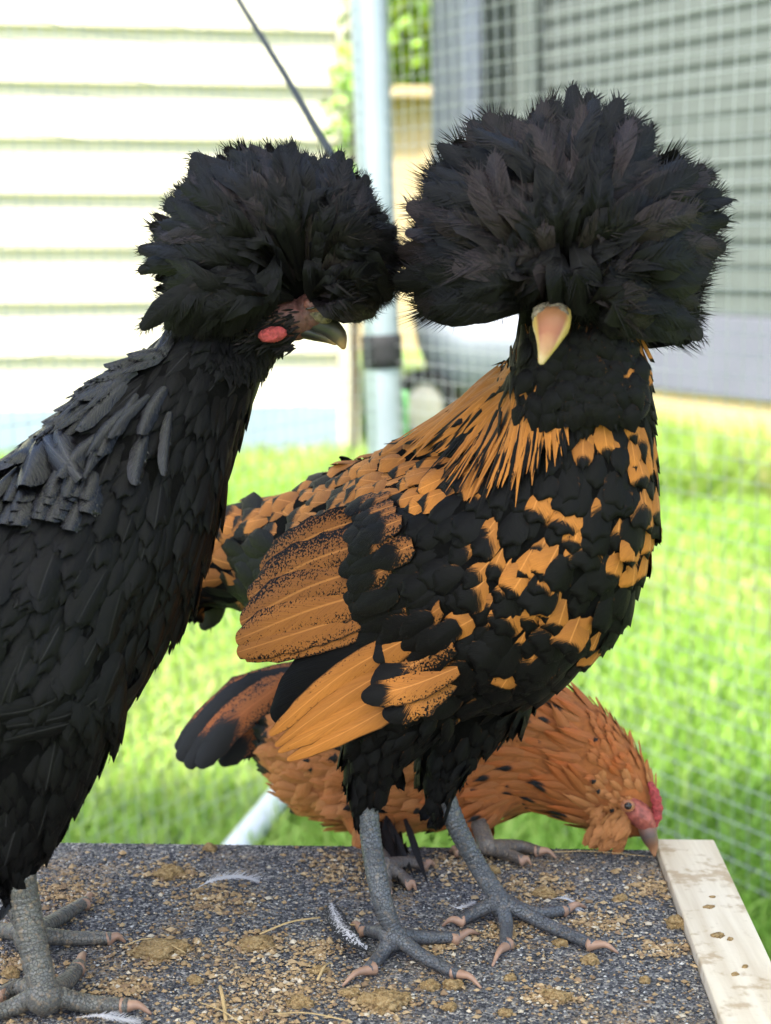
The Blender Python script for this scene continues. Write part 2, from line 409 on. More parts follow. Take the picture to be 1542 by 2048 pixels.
class Body:
    def __init__(s, V, T, chains, flows):
        s.V, s.T, s.chains, s.flows = V, T, chains, flows
        s.bvh = BVHTree.FromPolygons([tuple(v) for v in V], [tuple(t) for t in T])
    def surf(s, px, py, guess=.75):
        r = ray(px, py); h = s.bvh.ray_cast(Vector(C0), Vector(nrm(r)))
        if h[0] is not None: return np.array(h[0]), np.array(h[1])
        q = s.bvh.find_nearest(Vector(P(px, py, guess)))
        n = np.array(q[1]); D = proj(np.array(q[0]))[2]
        return np.array(q[0]), n
    def sample(s, spacing_fn, ncand):
        a, b, c = (s.V[s.T[:, i]] for i in range(3))
        cr = np.cross(b - a, c - a); ar = np.linalg.norm(cr, axis=1); N = nrm(cr)
        f = rng.choice(len(ar), ncand, p=ar / ar.sum()); u, v = rng.random(ncand), rng.random(ncand)
        k = u + v > 1; u[k], v[k] = 1 - u[k], 1 - v[k]
        p = a[f] + u[:, None] * (b - a)[f] + v[:, None] * (c - a)[f]; n = N[f]
        sp = spacing_fn(p); cell = sp.max(); grid = {}; keep = []
        ij = np.floor(p / cell).astype(int)
        for i in range(ncand):
            x, y, z = ij[i]; ok = True
            for dx in (-1, 0, 1):
                for dy in (-1, 0, 1):
                    for dz in (-1, 0, 1):
                        for j in grid.get((x + dx, y + dy, z + dz), ()):
                            d = p[i] - p[j]
                            if d[0] * d[0] + d[1] * d[1] + d[2] * d[2] < sp[i] * sp[i]: ok = False; break
                        if not ok: break
                    if not ok: break
                if not ok: break
            if ok: keep.append(i); grid.setdefault((x, y, z), []).append(i)
        return p[keep], n[keep]
    def flow(s, p, n):
        best = np.full(len(p), 1e9); d = np.zeros_like(p); which = np.zeros(len(p), int); par = np.zeros(len(p))
        for ci, (c, r, T) in enumerate(s.chains):
            D = np.linalg.norm(p[:, None] - c[None], axis=2) - r[None]; j = D.argmin(1); m = D[np.arange(len(p)), j]
            k = m < best; best[k] = m[k]; d[k] = s.flows[ci] * T[j[k]]; which[k] = ci; par[k] = j[k] / (len(c) - 1)
        d = d + .0; d = d - (d * n).sum(1, keepdims=True) * n
        return nrm(d), which, par
def lay(pl, base, dirv, nor, L, W, shape, fp, lift=.20, yaw=.15, curl=.09, sink=.0005):
    n = len(base)
    if not n: return
    side = nrm(np.cross(dirv, nor)); y = rng.normal(0, yaw, n)[:, None]; d = nrm(dirv * np.cos(y) + side * np.sin(y))
    l = (lift + rng.normal(0, .05, n))[:, None]; d2 = d * np.cos(l) + nor * np.sin(l); n2 = nor * np.cos(l) - d * np.sin(l)
    roll = rng.normal(0, .12, n)[:, None]; sd = nrm(np.cross(d2, n2)); n3 = nrm(n2 * np.cos(roll) + sd * np.sin(roll))
    pl.scatter(base - nor * sink, d2, n3, np.broadcast_to(L, (n,)) * rng.uniform(.88, 1.12, n), np.broadcast_to(W, (n,)) * rng.uniform(.88, 1.12, n), shape, fp, curl)

RIDGE = .0034
def scaly(path_pts, r0, r1, n=None, seg=12, squash=.92):
    a = np.asarray(path_pts); ln = np.linalg.norm(np.diff(a, axis=0), axis=1).sum()
    n = n or max(8, int(ln / .0005)); p = catmull(a, n); t = np.linspace(0, 1, n)
    ph = (t * ln / RIDGE + .45 * np.sin(t * ln / .0071 + ln * 900) + .25 * np.sin(t * ln / .0033)) % 1; r = .80 * (r0 + (r1 - r0) * t) * (1 + .10 * (1 - ph) ** .6 - .05 + .035 * np.sin(t * ln / .011 + ln * 500))
    return tube(p, r, seg, squash)
def foot(parts, claws, ankle, toes, r=.0043, claw_len=True):
    """toes: list of pixel polylines on the board; last point is the claw tip"""
    for t in toes:
        pts = [ankle] + [G(x, y, r * (.95 - .15 * i)) for i, (x, y) in enumerate(t[:-1])]
        parts.append(scaly(pts, r * 1.12, r * .78))
        e = np.asarray(pts[-1]); tip = G(*t[-1], .0012); mid = (e + tip) / 2 + np.array([0, 0, .0022])
        pp = catmull([e - (mid - e) * .5, e, mid, tip], 12); claws.append(tube(pp, np.linspace(r * .72, r * .12, 12), 10))
def ellipsoid(c, ax, rad, seg=16, rings=10, noise=0.0):
    """ax: 3 unit vectors, rad: 3 radii"""
    V = []; 
    for i in range(rings + 1):
        th = math.pi * i / rings
        for j in range(seg):
            ph = 2 * math.pi * j / seg; k = 1 + noise * rng.standard_normal()
            V.append(c + k * (ax[0] * rad[0] * math.sin(th) * math.cos(ph) + ax[1] * rad[1] * math.sin(th) * math.sin(ph) + ax[2] * rad[2] * math.cos(th)))
    q = [(i * seg + j, i * seg + (j + 1) % seg, (i + 1) * seg + (j + 1) % seg, (i + 1) * seg + j) for i in range(rings) for j in range(seg)]
    return np.array(V), np.array(q), np.zeros((0, 3), int)
def loft(path, rw, rh, side, seg=16):
    """path with widths/heights; v attribute along; returns mesh with fuv"""
    path = np.asarray(path); n = len(path); T = nrm(np.gradient(path, axis=0)); V = []; UV = []
    for i in range(n):
        s = nrm(side - (side @ T[i]) * T[i]); u = np.cross(s, T[i]); a = np.linspace(0, 2 * math.pi, seg, endpoint=False)
        ca, sa = np.cos(a), np.sin(a); sh = np.sign(sa) * np.abs(sa) ** .85
        V.append(path[i] + rw[i] * ca[:, None] * s + rh[i] * sh[:, None] * u); UV += [(math.cos(x), i / (n - 1), 0) for x in a]
    V = np.vstack(V + [path[-1:] + T[-1:] * rw[-1] * .5]); UV.append((0, 1, 0)); k = len(V) - 1
    q = [(i * seg + j, i * seg + (j + 1) % seg, (i + 1) * seg + (j + 1) % seg, (i + 1) * seg + j) for i in range(n - 1) for j in range(seg)]
    t = [((n - 1) * seg + j, (n - 1) * seg + (j + 1) % seg, k) for j in range(seg)]
    return V, [np.array(q), np.array(t)], UV
def body_object(name, V, T, leg_parts, mats, parent):
    me_parts = [(V, np.zeros((0, 4), int), T)]
    Vl, Fl = merge(leg_parts) if leg_parts else (np.zeros((0, 3)), [])
    V2 = np.vstack([V, Vl]); faces = [T] + [f + len(V) for f in Fl]
    me = mesh_np(name, V2, faces); 
    for m in mats: me.materials.append(m)
    mi = np.zeros(len(me.polygons), np.int32); mi[len(T):] = 1; me.polygons.foreach_set('material_index', mi)
    return obj(name, me, parent)

# ------------------------------------------------------------------ setting: ground, grass, houses
GZ = -0.5
t = NT('lawn_soil'); n = t.noise(1.3, 5); n2 = t.noise(14, 4)
M['ground'] = t.set(t.mix(t.math('MULTIPLY', n2, .5), t.ramp(n, [(.35, (.10, .20, .03)), (.5, (.20, .30, .06)), (.62, (.26, .26, .10)), (.72, (.30, .24, .14))]), (.16, .26, .06)), .9)
bm = bmesh.new(); bmesh.ops.create_grid(bm, x_segments=40, y_segments=40, size=90)
for v in bm.verts: v.co.z = GZ
tag(bm_obj('ground', bm, M['ground']), kind='structure')

t = NT('grass_blade'); at = t.n('ShaderNodeAttribute', attribute_name='fp'); c = t.n('ShaderNodeSeparateColor'); t.link(at.outputs['Color'], c.inputs[0])
gc = t.ramp(c.outputs[0], [(0, (.15, .33, .035)), (.45, (.28, .48, .075)), (.8, (.42, .56, .14)), (1, (.55, .52, .24))])
t.set(gc, .5, .4); t.b.inputs['Transmission Weight'].default_value = 0
tr = t.n('ShaderNodeBsdfTranslucent'); t.link(gc, tr.inputs[0]); mx = t.n('ShaderNodeMixShader'); mx.inputs[0].default_value = .4
t.link(t.b.outputs[0], mx.inputs[1]); t.link(tr.outputs[0], mx.inputs[2]); t.link(mx.outputs[0], t.t.nodes['Material Output'].inputs[0])
M['grass'] = t.m
def blades(n, xr, yr, hr, w, tone, name, label, cone=False, cat='grass'):
    y = yr[0] + (yr[1] - yr[0]) * rng.random(n) ** 1.5
    x = rng.uniform(xr[0], xr[1], n) * y if cone else rng.uniform(xr[0], xr[1], n)
    b = np.stack([x, y, np.full(n, GZ)], 1); h = rng.uniform(hr[0], hr[1], n); a = rng.uniform(0, 2 * math.pi, n)
    s = np.stack([np.cos(a), np.sin(a), 0 * a], 1) * w; l = np.stack([rng.normal(0, .4, n), rng.normal(0, .4, n), np.ones(n)], 1) * h[:, None]
    bend = np.stack([rng.normal(0, .25, n), rng.normal(0, .25, n), 0 * a], 1) * h[:, None]
    V = np.stack([b - s, b + s, b + l * .6 - s * .7, b + l * .6 + s * .7, b + l + bend], 1).reshape(-1, 3)
    o = (np.arange(n) * 5)[:, None]; Q = o + np.array([[0, 1, 3, 2]]); T = o + np.array([[2, 3, 4]])
    patch = .5 + .5 * np.sin(x * 2.3 + 1.1 * np.sin(y * 1.7)) * np.sin(y * 1.9 + x)
    g = np.clip(tone[0] + (tone[1] - tone[0]) * (.5 * patch + .5 * rng.random(n)), 0, 1)
    fp = np.repeat(np.stack([g, g, g, np.ones(n)], 1), 5, 0)
    o = obj(name, mesh_np(name, V, [Q, T], M['grass'], True, {'fp': ('FLOAT_COLOR', fp)}))
    return tag(o, label, cat, kind='stuff')
blades(90000, (-.36, .36), (1.25, 7.5), (.03, .08), .005, (.1, .98), 'grass', 'bright green lawn grass growing beyond the wire mesh', cone=True)
blades(9000, (.45, 2.6), (5.0, 6.6), (.08, .28), .007, (.3, 1.1), 'weeds', 'tall yellowing weeds along the foot of the grey house', cat='weeds')

M['cream'] = simple('cream_siding_paint', (.60, .56, .43), .5, .04, 6, .05)
M['found'] = simple('pale_foundation', (.26, .33, .40), .8, .08, 5, .2)
M['sage'] = simple('sage_grey_siding', (.105, .122, .115), .6, .10, 7, .1, stretch=(1, 1, 6))
M['trim'] = simple('pale_trim_paint', (.55, .58, .70), .5, .05, 4)
M['skirt'] = simple('lavender_skirting', (.165, .17, .215), .7, .06, 4)
M['tan'] = simple('tan_boards', (.62, .47, .26), .7, .1, 4)
M['roof'] = simple('dark_roof', (.06, .06, .065), .8, .2, 6)

def wall_frame(p0, ang):      # local x along the wall, y into the house, z up
    return Matrix.Translation(Vector((p0[0], p0[1], 0))) @ Matrix.Rotation(ang, 4, 'Z')
# cream house: right end just left of the corner pole
h1 = empty('cream_house', (-1.0, 6.2, GZ)); tag(h1, 'cream lap sided house wall on a pale foundation beyond the mesh', 'house')
W1 = wall_frame((-.14, 6.35), math.radians(9))
def wbox(name, W, x0, x1, y0, y1, z0, z1, mat, parent, bevel=.004):
    bm = bmesh.new(); add_box(bm, ((x0 + x1) / 2, (y0 + y1) / 2, (z0 + z1) / 2), (x1 - x0, y1 - y0, z1 - z0), W, bevel)
    return bm_obj(name, bm, mat, parent)
wbox('wall', W1, -5.0, -.02, .06, 3.0, GZ, 3.2, M['cream'], h1, 0)
wbox('foundation', W1, -5.0, -.03, .0, .058, GZ, -.30, M['found'], h1)
lapw = .213
def lap(W, x0, x1, z, h, th, mat, parent):
    bm = bmesh.new()
    vs = [bm.verts.new(c) for x in (x0, x1) for c in ((x, .038 - th, z), (x, .055, z), (x, .055, z + h), (x, .038, z + h))]
    bm.faces.new(vs[0:4]); bm.faces.new(vs[7:3:-1])
    for i in range(4): bm.faces.new((vs[i], vs[4 + i], vs[4 + (i + 1) % 4], vs[(i + 1) % 4]))
    bmesh.ops.recalc_face_normals(bm, faces=bm.faces); bmesh.ops.transform(bm, matrix=W, verts=bm.verts)
    return bm_obj('siding_board', bm, mat, parent)
for k in range(16): lap(W1, -4.9, -.06, -.295 + k * lapw, lapw + .012, .036, M['cream'], h1)
wbox('corner_trim', W1, -.055, .03, -.02, .10, GZ + .01, 3.15, M['cream'], h1)
wbox('roof', W1, -5.2, .25, -.35, 3.2, 3.25, 3.4, M['roof'], h1)

# sage grey house on the right, wall recedes to the left
h2 = empty('grey_house', (1.38, 5.5, GZ)); tag(h2, 'sage grey sided house with pale corner trim and lavender skirting', 'house')
a2 = math.radians(28.5); W2 = wall_frame((.29, 7.48), -(math.pi / 2 - a2))
wbox('wall', W2, .02, 6.0, .06, 4.0, GZ, 3.2, M['sage'], h2, 0)
for k in range(34): lap(W2, .30, 5.9, .10 + k * .092, .097, .012, M['sage'], h2)
wbox('skirting', W2, .0, 5.95, .01, .058, -.20, .096, M['skirt'], h2)
wbox('foundation', W2, .02, 5.95, .03, .0575, GZ, -.203, M['tan'], h2)
wbox('corner_trim', W2, -.10, .20, -.03, .1, .097, 3.1, M['trim'], h2)
wbox('shadow_band', W2, .70, .80, -.09, -.005, -.1, 3.0, M['sage'], h2, .02)  # added box standing in for a dark vertical shadow on the siding
wbox('roof', W2, -.3, 6.2, -.35, 4.2, 3.25, 3.4, M['roof'], h2)

# tan shed wall and trees seen through the gap
sh = empty('tan_shed', (.3, 13, GZ)); tag(sh, 'tan shed wall seen between the pole and the grey house', 'shed')
for k in range(9): wbox('wall_board', Matrix.Identity(4), -.9 + k * .3, -.602 + k * .3, 13 + .02 * (k % 2), 13.2 + .02 * (k % 2), GZ, 1.55, M['tan'], sh)
wbox('roof', Matrix.Identity(4), -1.1, 2.0, 12.8, 14.5, 1.56, 1.64, M['tan'], sh)
M['leaf'] = simple('tree_leaf', (.25, .42, .05), .5, .5, 3)
M['bark'] = simple('tree_bark', (.12, .09, .06), .9, .3, 8, .5)
def tree(x, y, h, cr, label, n=12000, z0=None):
    tr = empty('leafy_tree', (x, y, GZ)); tag(tr, label, 'tree')
    pts = [np.array([x, y, GZ]), np.array([x + .1, y, GZ + h * .4]), np.array([x, y + .1, GZ + h * .8])]
    ps = [tube(catmull(pts, 10), np.linspace(.12, .04, 10) * h / 4, 8)]
    cen = []
    for k in range(14):
        a = rng.uniform(0, 6.28); rr = cr * rng.uniform(.3, .9); c = np.array([x + rr * math.cos(a), y + rr * math.sin(a), GZ + h * rng.uniform(.45, 1.0)]); cen.append(c)
        ps.append(tube(catmull([pts[1] + (pts[2] - pts[1]) * rng.random(), (pts[2] + c) / 2, c], 6), np.linspace(.03, .01, 6) * h / 4, 6))
    V, Fc = merge(ps); obj('trunk', mesh_np('trunk', V, Fc, M['bark']), tr)
    c = np.array(cen)[rng.integers(0, 14, n)] + rng.normal(0, cr * .22, (n, 3)); s = rng.uniform(.05, .12, n)[:, None]
    a = nrm(rng.normal(0, 1, (n, 3))); b = nrm(np.cross(a, rng.normal(0, 1, (n, 3))))
    V = np.stack([c - a * s, c + b * s * .5, c + a * s, c - b * s * .5], 1).reshape(-1, 3)
    o = obj('crown', mesh_np('crown', V, np.arange(4 * n).reshape(-1, 4), M['leaf'], False), tr); o['kind'] = 'stuff'
tree(.55, 15.2, 5.0, 1.7, 'yellow green leafy tree standing behind the tan shed')
tree(-2.2, 15.5, 5.5, 1.8, 'tall leafy tree rising behind the cream house')
# leafy branch shrub beside the cream house corner
def shrub(x, y, h, r, label, n=420):
    s_ = empty('leafy_shrub', (x, y, GZ)); tag(s_, label, 'shrub'); ps = []; cen = []
    for k in range(6):
        e = np.array([x + rng.normal(0, r), y + rng.normal(0, r), GZ + h * rng.uniform(.75, 1)])
        pth = catmull([np.array([x, y, GZ]), np.array([x, y, GZ]) * .5 + e * .5 + np.array([0, 0, h * .1]), e], 9); ps.append(tube(pth, np.linspace(.012, .004, 9), 6)); cen += list(pth[4:])
    V, Fc = merge(ps); obj('stem', mesh_np('stem', V, Fc, M['bark']), s_)
    c = np.array(cen)[rng.integers(0, len(cen), n)] + rng.normal(0, .05, (n, 3)); s = rng.uniform(.02, .05, n)[:, None]
    a = nrm(rng.normal(0, 1, (n, 3))); b = nrm(np.cross(a, rng.normal(0, 1, (n, 3))))
    V = np.stack([c - a * s, c + b * s * .5, c + a * s, c - b * s * .5], 1).reshape(-1, 3)
    o = obj('foliage', mesh_np('foliage', V, np.arange(4 * n).reshape(-1, 4), M['leaf'], False), s_); o['kind'] = 'stuff'
shrub(-.13, 6.15, 1.9, .05, 'thin leafy shrub against the cream house corner')

# tub cart beside the grey house corner
M['tub'] = simple('blue_grey_tub', (.36, .39, .47), .5, .08, 6); M['tyre'] = simple('black_rubber', (.02, .02, .022), .8, .2, 30); M['hub'] = simple('pale_hub', (.6, .55, .46), .5, .1, 10)
ct = empty('tub_cart', (.42, 7.0, GZ)); tag(ct, 'blue grey tub cart with dark wheel and pale hub', 'cart')
cx, cy, cz = .50, 7.0, 0
bm = bmesh.new(); rings = []
for z, sx, sy in ((-.30, .20, .16), (-.22, .30, .24), (-.08, .36, .28), (.06, .38, .30), (.06, .36, .28), (-.06, .33, .25), (-.2, .26, .2)):
    rings.append([bm.verts.new((cx + sx * math.copysign(abs(math.cos(a)) ** .6, math.cos(a)), cy + sy * math.copysign(abs(math.sin(a)) ** .6, math.sin(a)), z)) for a in np.linspace(0, 2 * math.pi, 32, endpoint=False)])
for a, b in zip(rings, rings[1:]):
    for j in range(32): bm.faces.new((a[j], a[(j + 1) % 32], b[(j + 1) % 32], b[j]))
bm.faces.new(rings[0][::-1]); bm.faces.new(rings[-1])
bm_obj('tub', bm, M['tub'], ct, True)
ang = np.linspace(0, 2 * math.pi, 40)
for wx, wy in ((.17, 6.66), (.78, 6.66)):
    pth = np.stack([wx + .12 * np.cos(ang), np.full(40, wy), -.15 + .15 * np.sin(ang)], 1) + np.array([0, 0, -.2 + .0])
    V, q, tt = tube(pth, .032, 10, cap=False); w = obj('wheel', mesh_np('wheel', V, q, M['tyre']), ct)
    V, q, tt = ellipsoid(np.array([wx, wy, -.35]), (np.array([1., 0, 0]), np.array([0, 1., 0]), np.array([0, 0, 1.])), (.085, .03, .115)); obj('hub', mesh_np('hub', V, q, M['hub']), w)
V, q, tt = tube(np.array([[.1, 6.67, -.35], [.85, 6.67, -.35]]), .014, 8); a1 = (V, q, tt)
V, Fc = merge([a1, tube(np.array([[.5, 6.95, -.35], [.5, 6.95, -.28]]), .02, 8), tube(np.array([[.5, 6.7, -.35], [.5, 7.2, -.35], [.5, 7.25, GZ]]), .014, 8)]); obj('chassis', mesh_np('chassis', V, Fc, M['tyre']), ct)
# green post behind the mesh corner
M['greenpost'] = simple('green_paint', (.14, .42, .13), .5, .1, 10)
gp = empty('green_post', (.055, 3.3, GZ)); tag(gp, 'green painted steel post behind the galvanised corner pole', 'post')
bm = bmesh.new(); add_box(bm, (.032, 3.3, GZ + .24), (.035, .006, .6), None, .002); add_box(bm, (.032, 3.286, GZ + .24), (.006, .02, .6), None, .001); bm_obj('stake', bm, M['greenpost'], gp)
bm = bmesh.new(); add_box(bm, (.032, 3.305, GZ + .08), (.09, .003, .08), None, .001); bm_obj('anchor_plate', bm, M['greenpost'], gp)

# ------------------------------------------------------------------ poultry run: galvanised poles and wire mesh
t = NT('galvanised_steel'); n = t.voro(60, 'F1'); n2 = t.noise(9, 3)
M['galv'] = t.set(t.mix(n2, (.30, .35, .40), (.46, .52, .57)), .42, .5, .45)
M['found_rail'] = simple('white_powder_coat', (.62, .66, .72), .4, .06, 10)
t = NT('mesh_wire'); M['wire'] = t.set((.42, .44, .45), .45, .5, .5)
run = empty('poultry_run', (0, 2.45, GZ)); tag(run, 'walk in poultry run with galvanised corner pole and square wire mesh', 'run')
corner = np.array([-.012, 2.46]); lean = np.array([.035, 0, -1.0])
def pz(z): return np.array([corner[0] + (CAMZ - z) * .038 , corner[1], z])
V, Fc = merge([tube(np.linspace(pz(GZ), pz(1.9), 12), .029, 20)]); obj('corner_pole', mesh_np('corner_pole', V, Fc, M['galv']), run)
V, Fc = merge([tube(np.linspace(pz(.155), pz(.205), 4), .0325, 20)]); obj('clamp', mesh_np('clamp', V, Fc, M['tyre']), run)
dl = nrm(np.array([-.395, -.65])); dr = nrm(np.array([.39, -.557]))
for nm, d, ln in (('left', dl, 1.9), ('right', dr, 1.6)):
    parts = []; sp = .0254; z0 = GZ + .03; z1 = 1.0
    nv = int(ln / sp); nh = int((z1 - z0) / sp)
    def sag(a, z): return .004 * math.sin(a * 7 + z * 3) + .003 * math.sin(z * 11 + a * 2)
    nvec = np.array([-d[1], d[0]])
    wr = .00066
    for i in range(1, nv):
        a = i * sp; zs = np.linspace(z0, z1, 8)
        pth = np.array([[*(corner + np.array([(CAMZ - z) * .038 * (1 - i / nv), 0]) + d * a + nvec * sag(a, z)), z] for z in zs]); parts.append(tube(pth, wr, 3, cap=False))
    for k in range(nh):
        z = z0 + k * sp; as_ = np.linspace(0, ln, 12)
        pth = np.array([[*(corner + np.array([(CAMZ - z) * .038 * (1 - a / ln), 0]) + d * a + nvec * sag(a, z)), z] for a in as_]); parts.append(tube(pth, wr, 3, cap=False))
    V, Fc = merge(parts); o = obj('wire_mesh', mesh_np('wire_mesh', V, Fc, M['wire'], False), run); o['kind'] = 'stuff'
    e = corner + d * ln
    for z in (GZ + .012,):
        V, Fc = merge([tube(np.array([[*corner, z], [*((corner + e) / 2), z], [*e, z]]), .016, 14)]); obj('bottom_rail', mesh_np('bottom_rail', V, Fc, M['galv']), run)
    V, Fc = merge([tube(np.array([[*e, GZ], [*e, .6], [*e, 1.9]]), .0265, 14)]); obj('end_pole', mesh_np('end_pole', V, Fc, M['galv']), run)
t = NT('added_white_tarp'); t.set((.8, .8, .78), .6); tr = t.n('ShaderNodeBsdfTranslucent'); tr.inputs[0].default_value = (.8, .8, .78, 1); mx = t.n('ShaderNodeMixShader'); mx.inputs[0].default_value = .5  # translucent cloth for the unseen tarp added to soften the light
t.link(t.b.outputs[0], mx.inputs[1]); t.link(tr.outputs[0], mx.inputs[2]); t.link(mx.outputs[0], t.t.nodes['Material Output'].inputs[0]); M['added_tarp'] = t.m
V = []; 
for i in range(13):
    for j in range(13):
        x = -1.25 + 2.6 * i / 12; y = -1.6 + 2.75 * j / 12; V.append((x, y, 1.9 + .03 * math.sin(x * 5) * math.sin(y * 4)))
V = np.array(V); V = np.vstack([V, V + np.array([0, 0, .004])]); q = np.array([(i * 13 + j, (i + 1) * 13 + j, (i + 1) * 13 + j + 1, i * 13 + j + 1) for i in range(12) for j in range(12)])
obj('added_shade_tarp', mesh_np('added_shade_tarp', V, [q[:, ::-1]], M['added_tarp']), run)  # tarp added out of view so the hens sit in soft shade
for x in (-1.2, 1.3):
    V, Fc = merge([tube(np.array([[x, -1.6, 1.88], [x, -.2, 1.88], [x, 2.4, 1.88]]), .019, 12)]); obj('roof_rail', mesh_np('roof_rail', V, Fc, M['galv']), run)
a_, b_ = G(612, 1528, GZ + .05), G(470, 1702, GZ + .05); V, Fc = merge([tube(np.linspace(a_ - (b_ - a_) * .25, b_ + (b_ - a_) * 1.6, 8), .0185, 16)]); obj('floor_rail', mesh_np('floor_rail', V, Fc, M['found_rail']), run)
# dark cord running down to the hens
M['cord'] = simple('dark_cord', (.03, .035, .04), .7, .2, 60)
V, Fc = merge([tube(np.array([P(430, -75, 1.75), P(478, 2, 1.62), P(570, 150, 1.4), P(640, 272, 1.2), P(690, 352, 1.1), P(735, 425, 1.02)]), .0030, 8)])
c = obj('cord', mesh_np('cord', V, Fc, M['cord'])); tag(c, 'dark thin cord slanting down behind the black hen', 'cord')

# ------------------------------------------------------------------ nest box lid the hens stand on
th = math.atan2(100, FPX); ex = np.array([math.cos(th), -math.sin(th), 0]); ey = np.array([math.sin(th), math.cos(th), 0])
O = G(1428, 1700, 0)
def B(a, b, z=0.0): return O + ex * a + ey * b + np.array([0, 0, z])      # a to the right, b away
WB = Matrix(((ex[0], ey[0], 0, O[0]), (ex[1], ey[1], 0, O[1]), (0, 0, 1, 0), (0, 0, 0, 1)))
t = NT('mineral_felt'); v1 = t.voro(700, 'F1', out='Color'); vd = t.voro(700, 'F1'); n = t.noise(14, 5); n3 = t.noise(60, 4); sp = t.n('ShaderNodeSeparateColor'); t.link(v1, sp.inputs[0])
g = t.ramp(sp.outputs[0], [(0, (.045, .044, .048)), (.45, (.11, .107, .115)), (.72, (.21, .2, .195)), (.9, (.34, .31, .28)), (1, (.5, .46, .4))])
dust = t.math('MULTIPLY', t.step(t.math('ADD', t.math('MULTIPLY', n, .6), t.math('MULTIPLY', n3, .5)), .54, .68), .8)
g = t.mix(t.math('MULTIPLY', dust, t.step(sp.outputs[1], .25, .5)), g, (.33, .22, .12))
t.bump(t.math('SUBTRACT', 1.0, vd), .8, .002); M['felt'] = t.set(g, .85, .3)
t = NT('raw_plank'); n = t.noise(5, 5, .6, stretch=(16, 1, 16)); n2 = t.noise(40, 4); n3 = t.noise(160, 3)
c = t.ramp(n, [(.3, (.55, .44, .31)), (.6, (.72, .62, .48))]); c = t.mix(t.math('MULTIPLY', t.step(t.math('ADD', t.math('MULTIPLY', n2, .6), t.math('MULTIPLY', n3, .4)), .52, .66), .6), c, (.34, .22, .11)); t.bump(n3, .4, .001); M['plank'] = t.set(c, .8, .3)
lid = empty('nest_box', tuple(B(-.25, -.2, GZ))); tag(lid, 'nest box with gritty grey felt lid and a raw timber edge strip', 'nest box')
PW = .034
bm = bmesh.new(); add_box(bm, (-.45 - PW / 2, -.26, -.009), (.9 - PW, .52, .018), WB, .0012); bm_obj('lid_panel', bm, M['felt'], lid)
bm = bmesh.new(); vs = add_box(bm, (-PW / 2, -.26, -.0062), (PW, .522, .0246), None, .0010)
bmesh.ops.transform(bm, matrix=WB, verts=bm.verts); strip = bm_obj('edge_strip', bm, M['plank'], lid)
bm = bmesh.new(); add_box(bm, (-.45, -.262, -.265), (.86, .48, .49), WB, .003); bm_obj('box_side', bm, M['plank'], lid)

# mineral granules on the felt
def ico_template():
    b = bmesh.new(); bmesh.ops.create_icosphere(b, subdivisions=1, radius=1); V = np.array([v.co for v in b.verts]); Fc = np.array([[v.index for v in f.verts] for f in b.faces]); b.free(); return V, Fc
OCT = np.array([[1, 0, 0], [-1, 0, 0], [0, 1, 0], [0, -1, 0], [0, 0, 1.], [0, 0, -1]]); OCTF = np.array([[0, 2, 4], [2, 1, 4], [1, 3, 4], [3, 0, 4], [2, 0, 5], [1, 2, 5], [3, 1, 5], [0, 3, 5]])
def grains(name, pts, size, cols, mat, tmpl=(OCT, OCTF), flat=.7):
    n = len(pts); V0, F0 = tmpl; k = len(V0)
    ang = rng.uniform(0, 6.28, n); ca, sa = np.cos(ang), np.sin(ang)
    S = size[:, None, None] * (1 + .25 * rng.standard_normal((n, k, 1))) * np.stack([rng.uniform(.7, 1.3, n), rng.uniform(.7, 1.3, n), np.full(n, flat)], 1)[:, None]
    V = V0[None] * S; x = V[..., 0] * ca[:, None] - V[..., 1] * sa[:, None]; y = V[..., 0] * sa[:, None] + V[..., 1] * ca[:, None]
    V = np.stack([x, y, V[..., 2]], -1) + pts[:, None]
    Fc = (F0[None] + (np.arange(n) * k)[:, None, None]).reshape(-1, 3)
    fp = np.repeat(np.hstack([cols, np.ones((n, 1))]), k, 0)
    return mesh_np(name, V.reshape(-1, 3), Fc, mat, False, {'fp': ('FLOAT_COLOR', fp)})
t = NT('grain'); at = t.n('ShaderNodeAttribute', attribute_name='fp'); M['grain'] = t.set(at.outputs['Color'], .75, .3)
n = 26000; a = rng.uniform(-.42, -PW - .001, n); b = -.36 * rng.random(n) ** .9 - .001
pts = O + a[:, None] * ex + b[:, None] * ey; tone = rng.choice(5, n, p=[.34, .34, .17, .1, .05])
pal = np.array([[.035, .035, .04], [.08, .08, .09], [.16, .155, .155], [.30, .24, .17], [.5, .48, .45]])
pts[:, 2] = .0003
gr = obj('granules', grains('granules', pts, rng.uniform(.0004, .0009, n), pal[tone] * rng.uniform(.8, 1.2, (n, 1)), M['grain']), lid); gr['kind'] = 'stuff'
# spilled feed crumbs, thick in drifts
drifts = [(320, 1905, 90), (515, 1890, 70), (560, 1960, 160), (760, 2005, 80), (1100, 1995, 60), (700, 1740, 120), (430, 1800, 90), (1010, 1870, 70), (860, 1890, 60), (340, 1750, 60), (130, 1790, 90), (1080, 1780, 90), (1200, 1850, 80), (930, 1730, 90), (480, 2030, 140), (640, 1900, 60), (1330, 1900, 60), (1310, 1780, 70), (250, 1980, 60), (40, 1930, 60)]
pp = []
for x, y, r in drifts:
    k = int(r * 5.5); q = rng.normal(0, .5, (k, 2)) * np.array([r, r * .36]); pp += [G(x + i, y + j) for i, j in q]
pp += [G(rng.uniform(0, 1400), rng.uniform(1705, 2060)) for _ in range(2600)]
pp = np.array(pp); loc = (pp - O); ua = loc @ ex; ub = loc @ ey; pp = pp[(ua < -PW - .001) & (ub < -.002)]
n = len(pp); pp[:, 2] = rng.uniform(.0003, .0016, n)
tanp = np.array([[.36, .235, .115], [.45, .31, .165], [.26, .165, .09], [.55, .46, .34]])
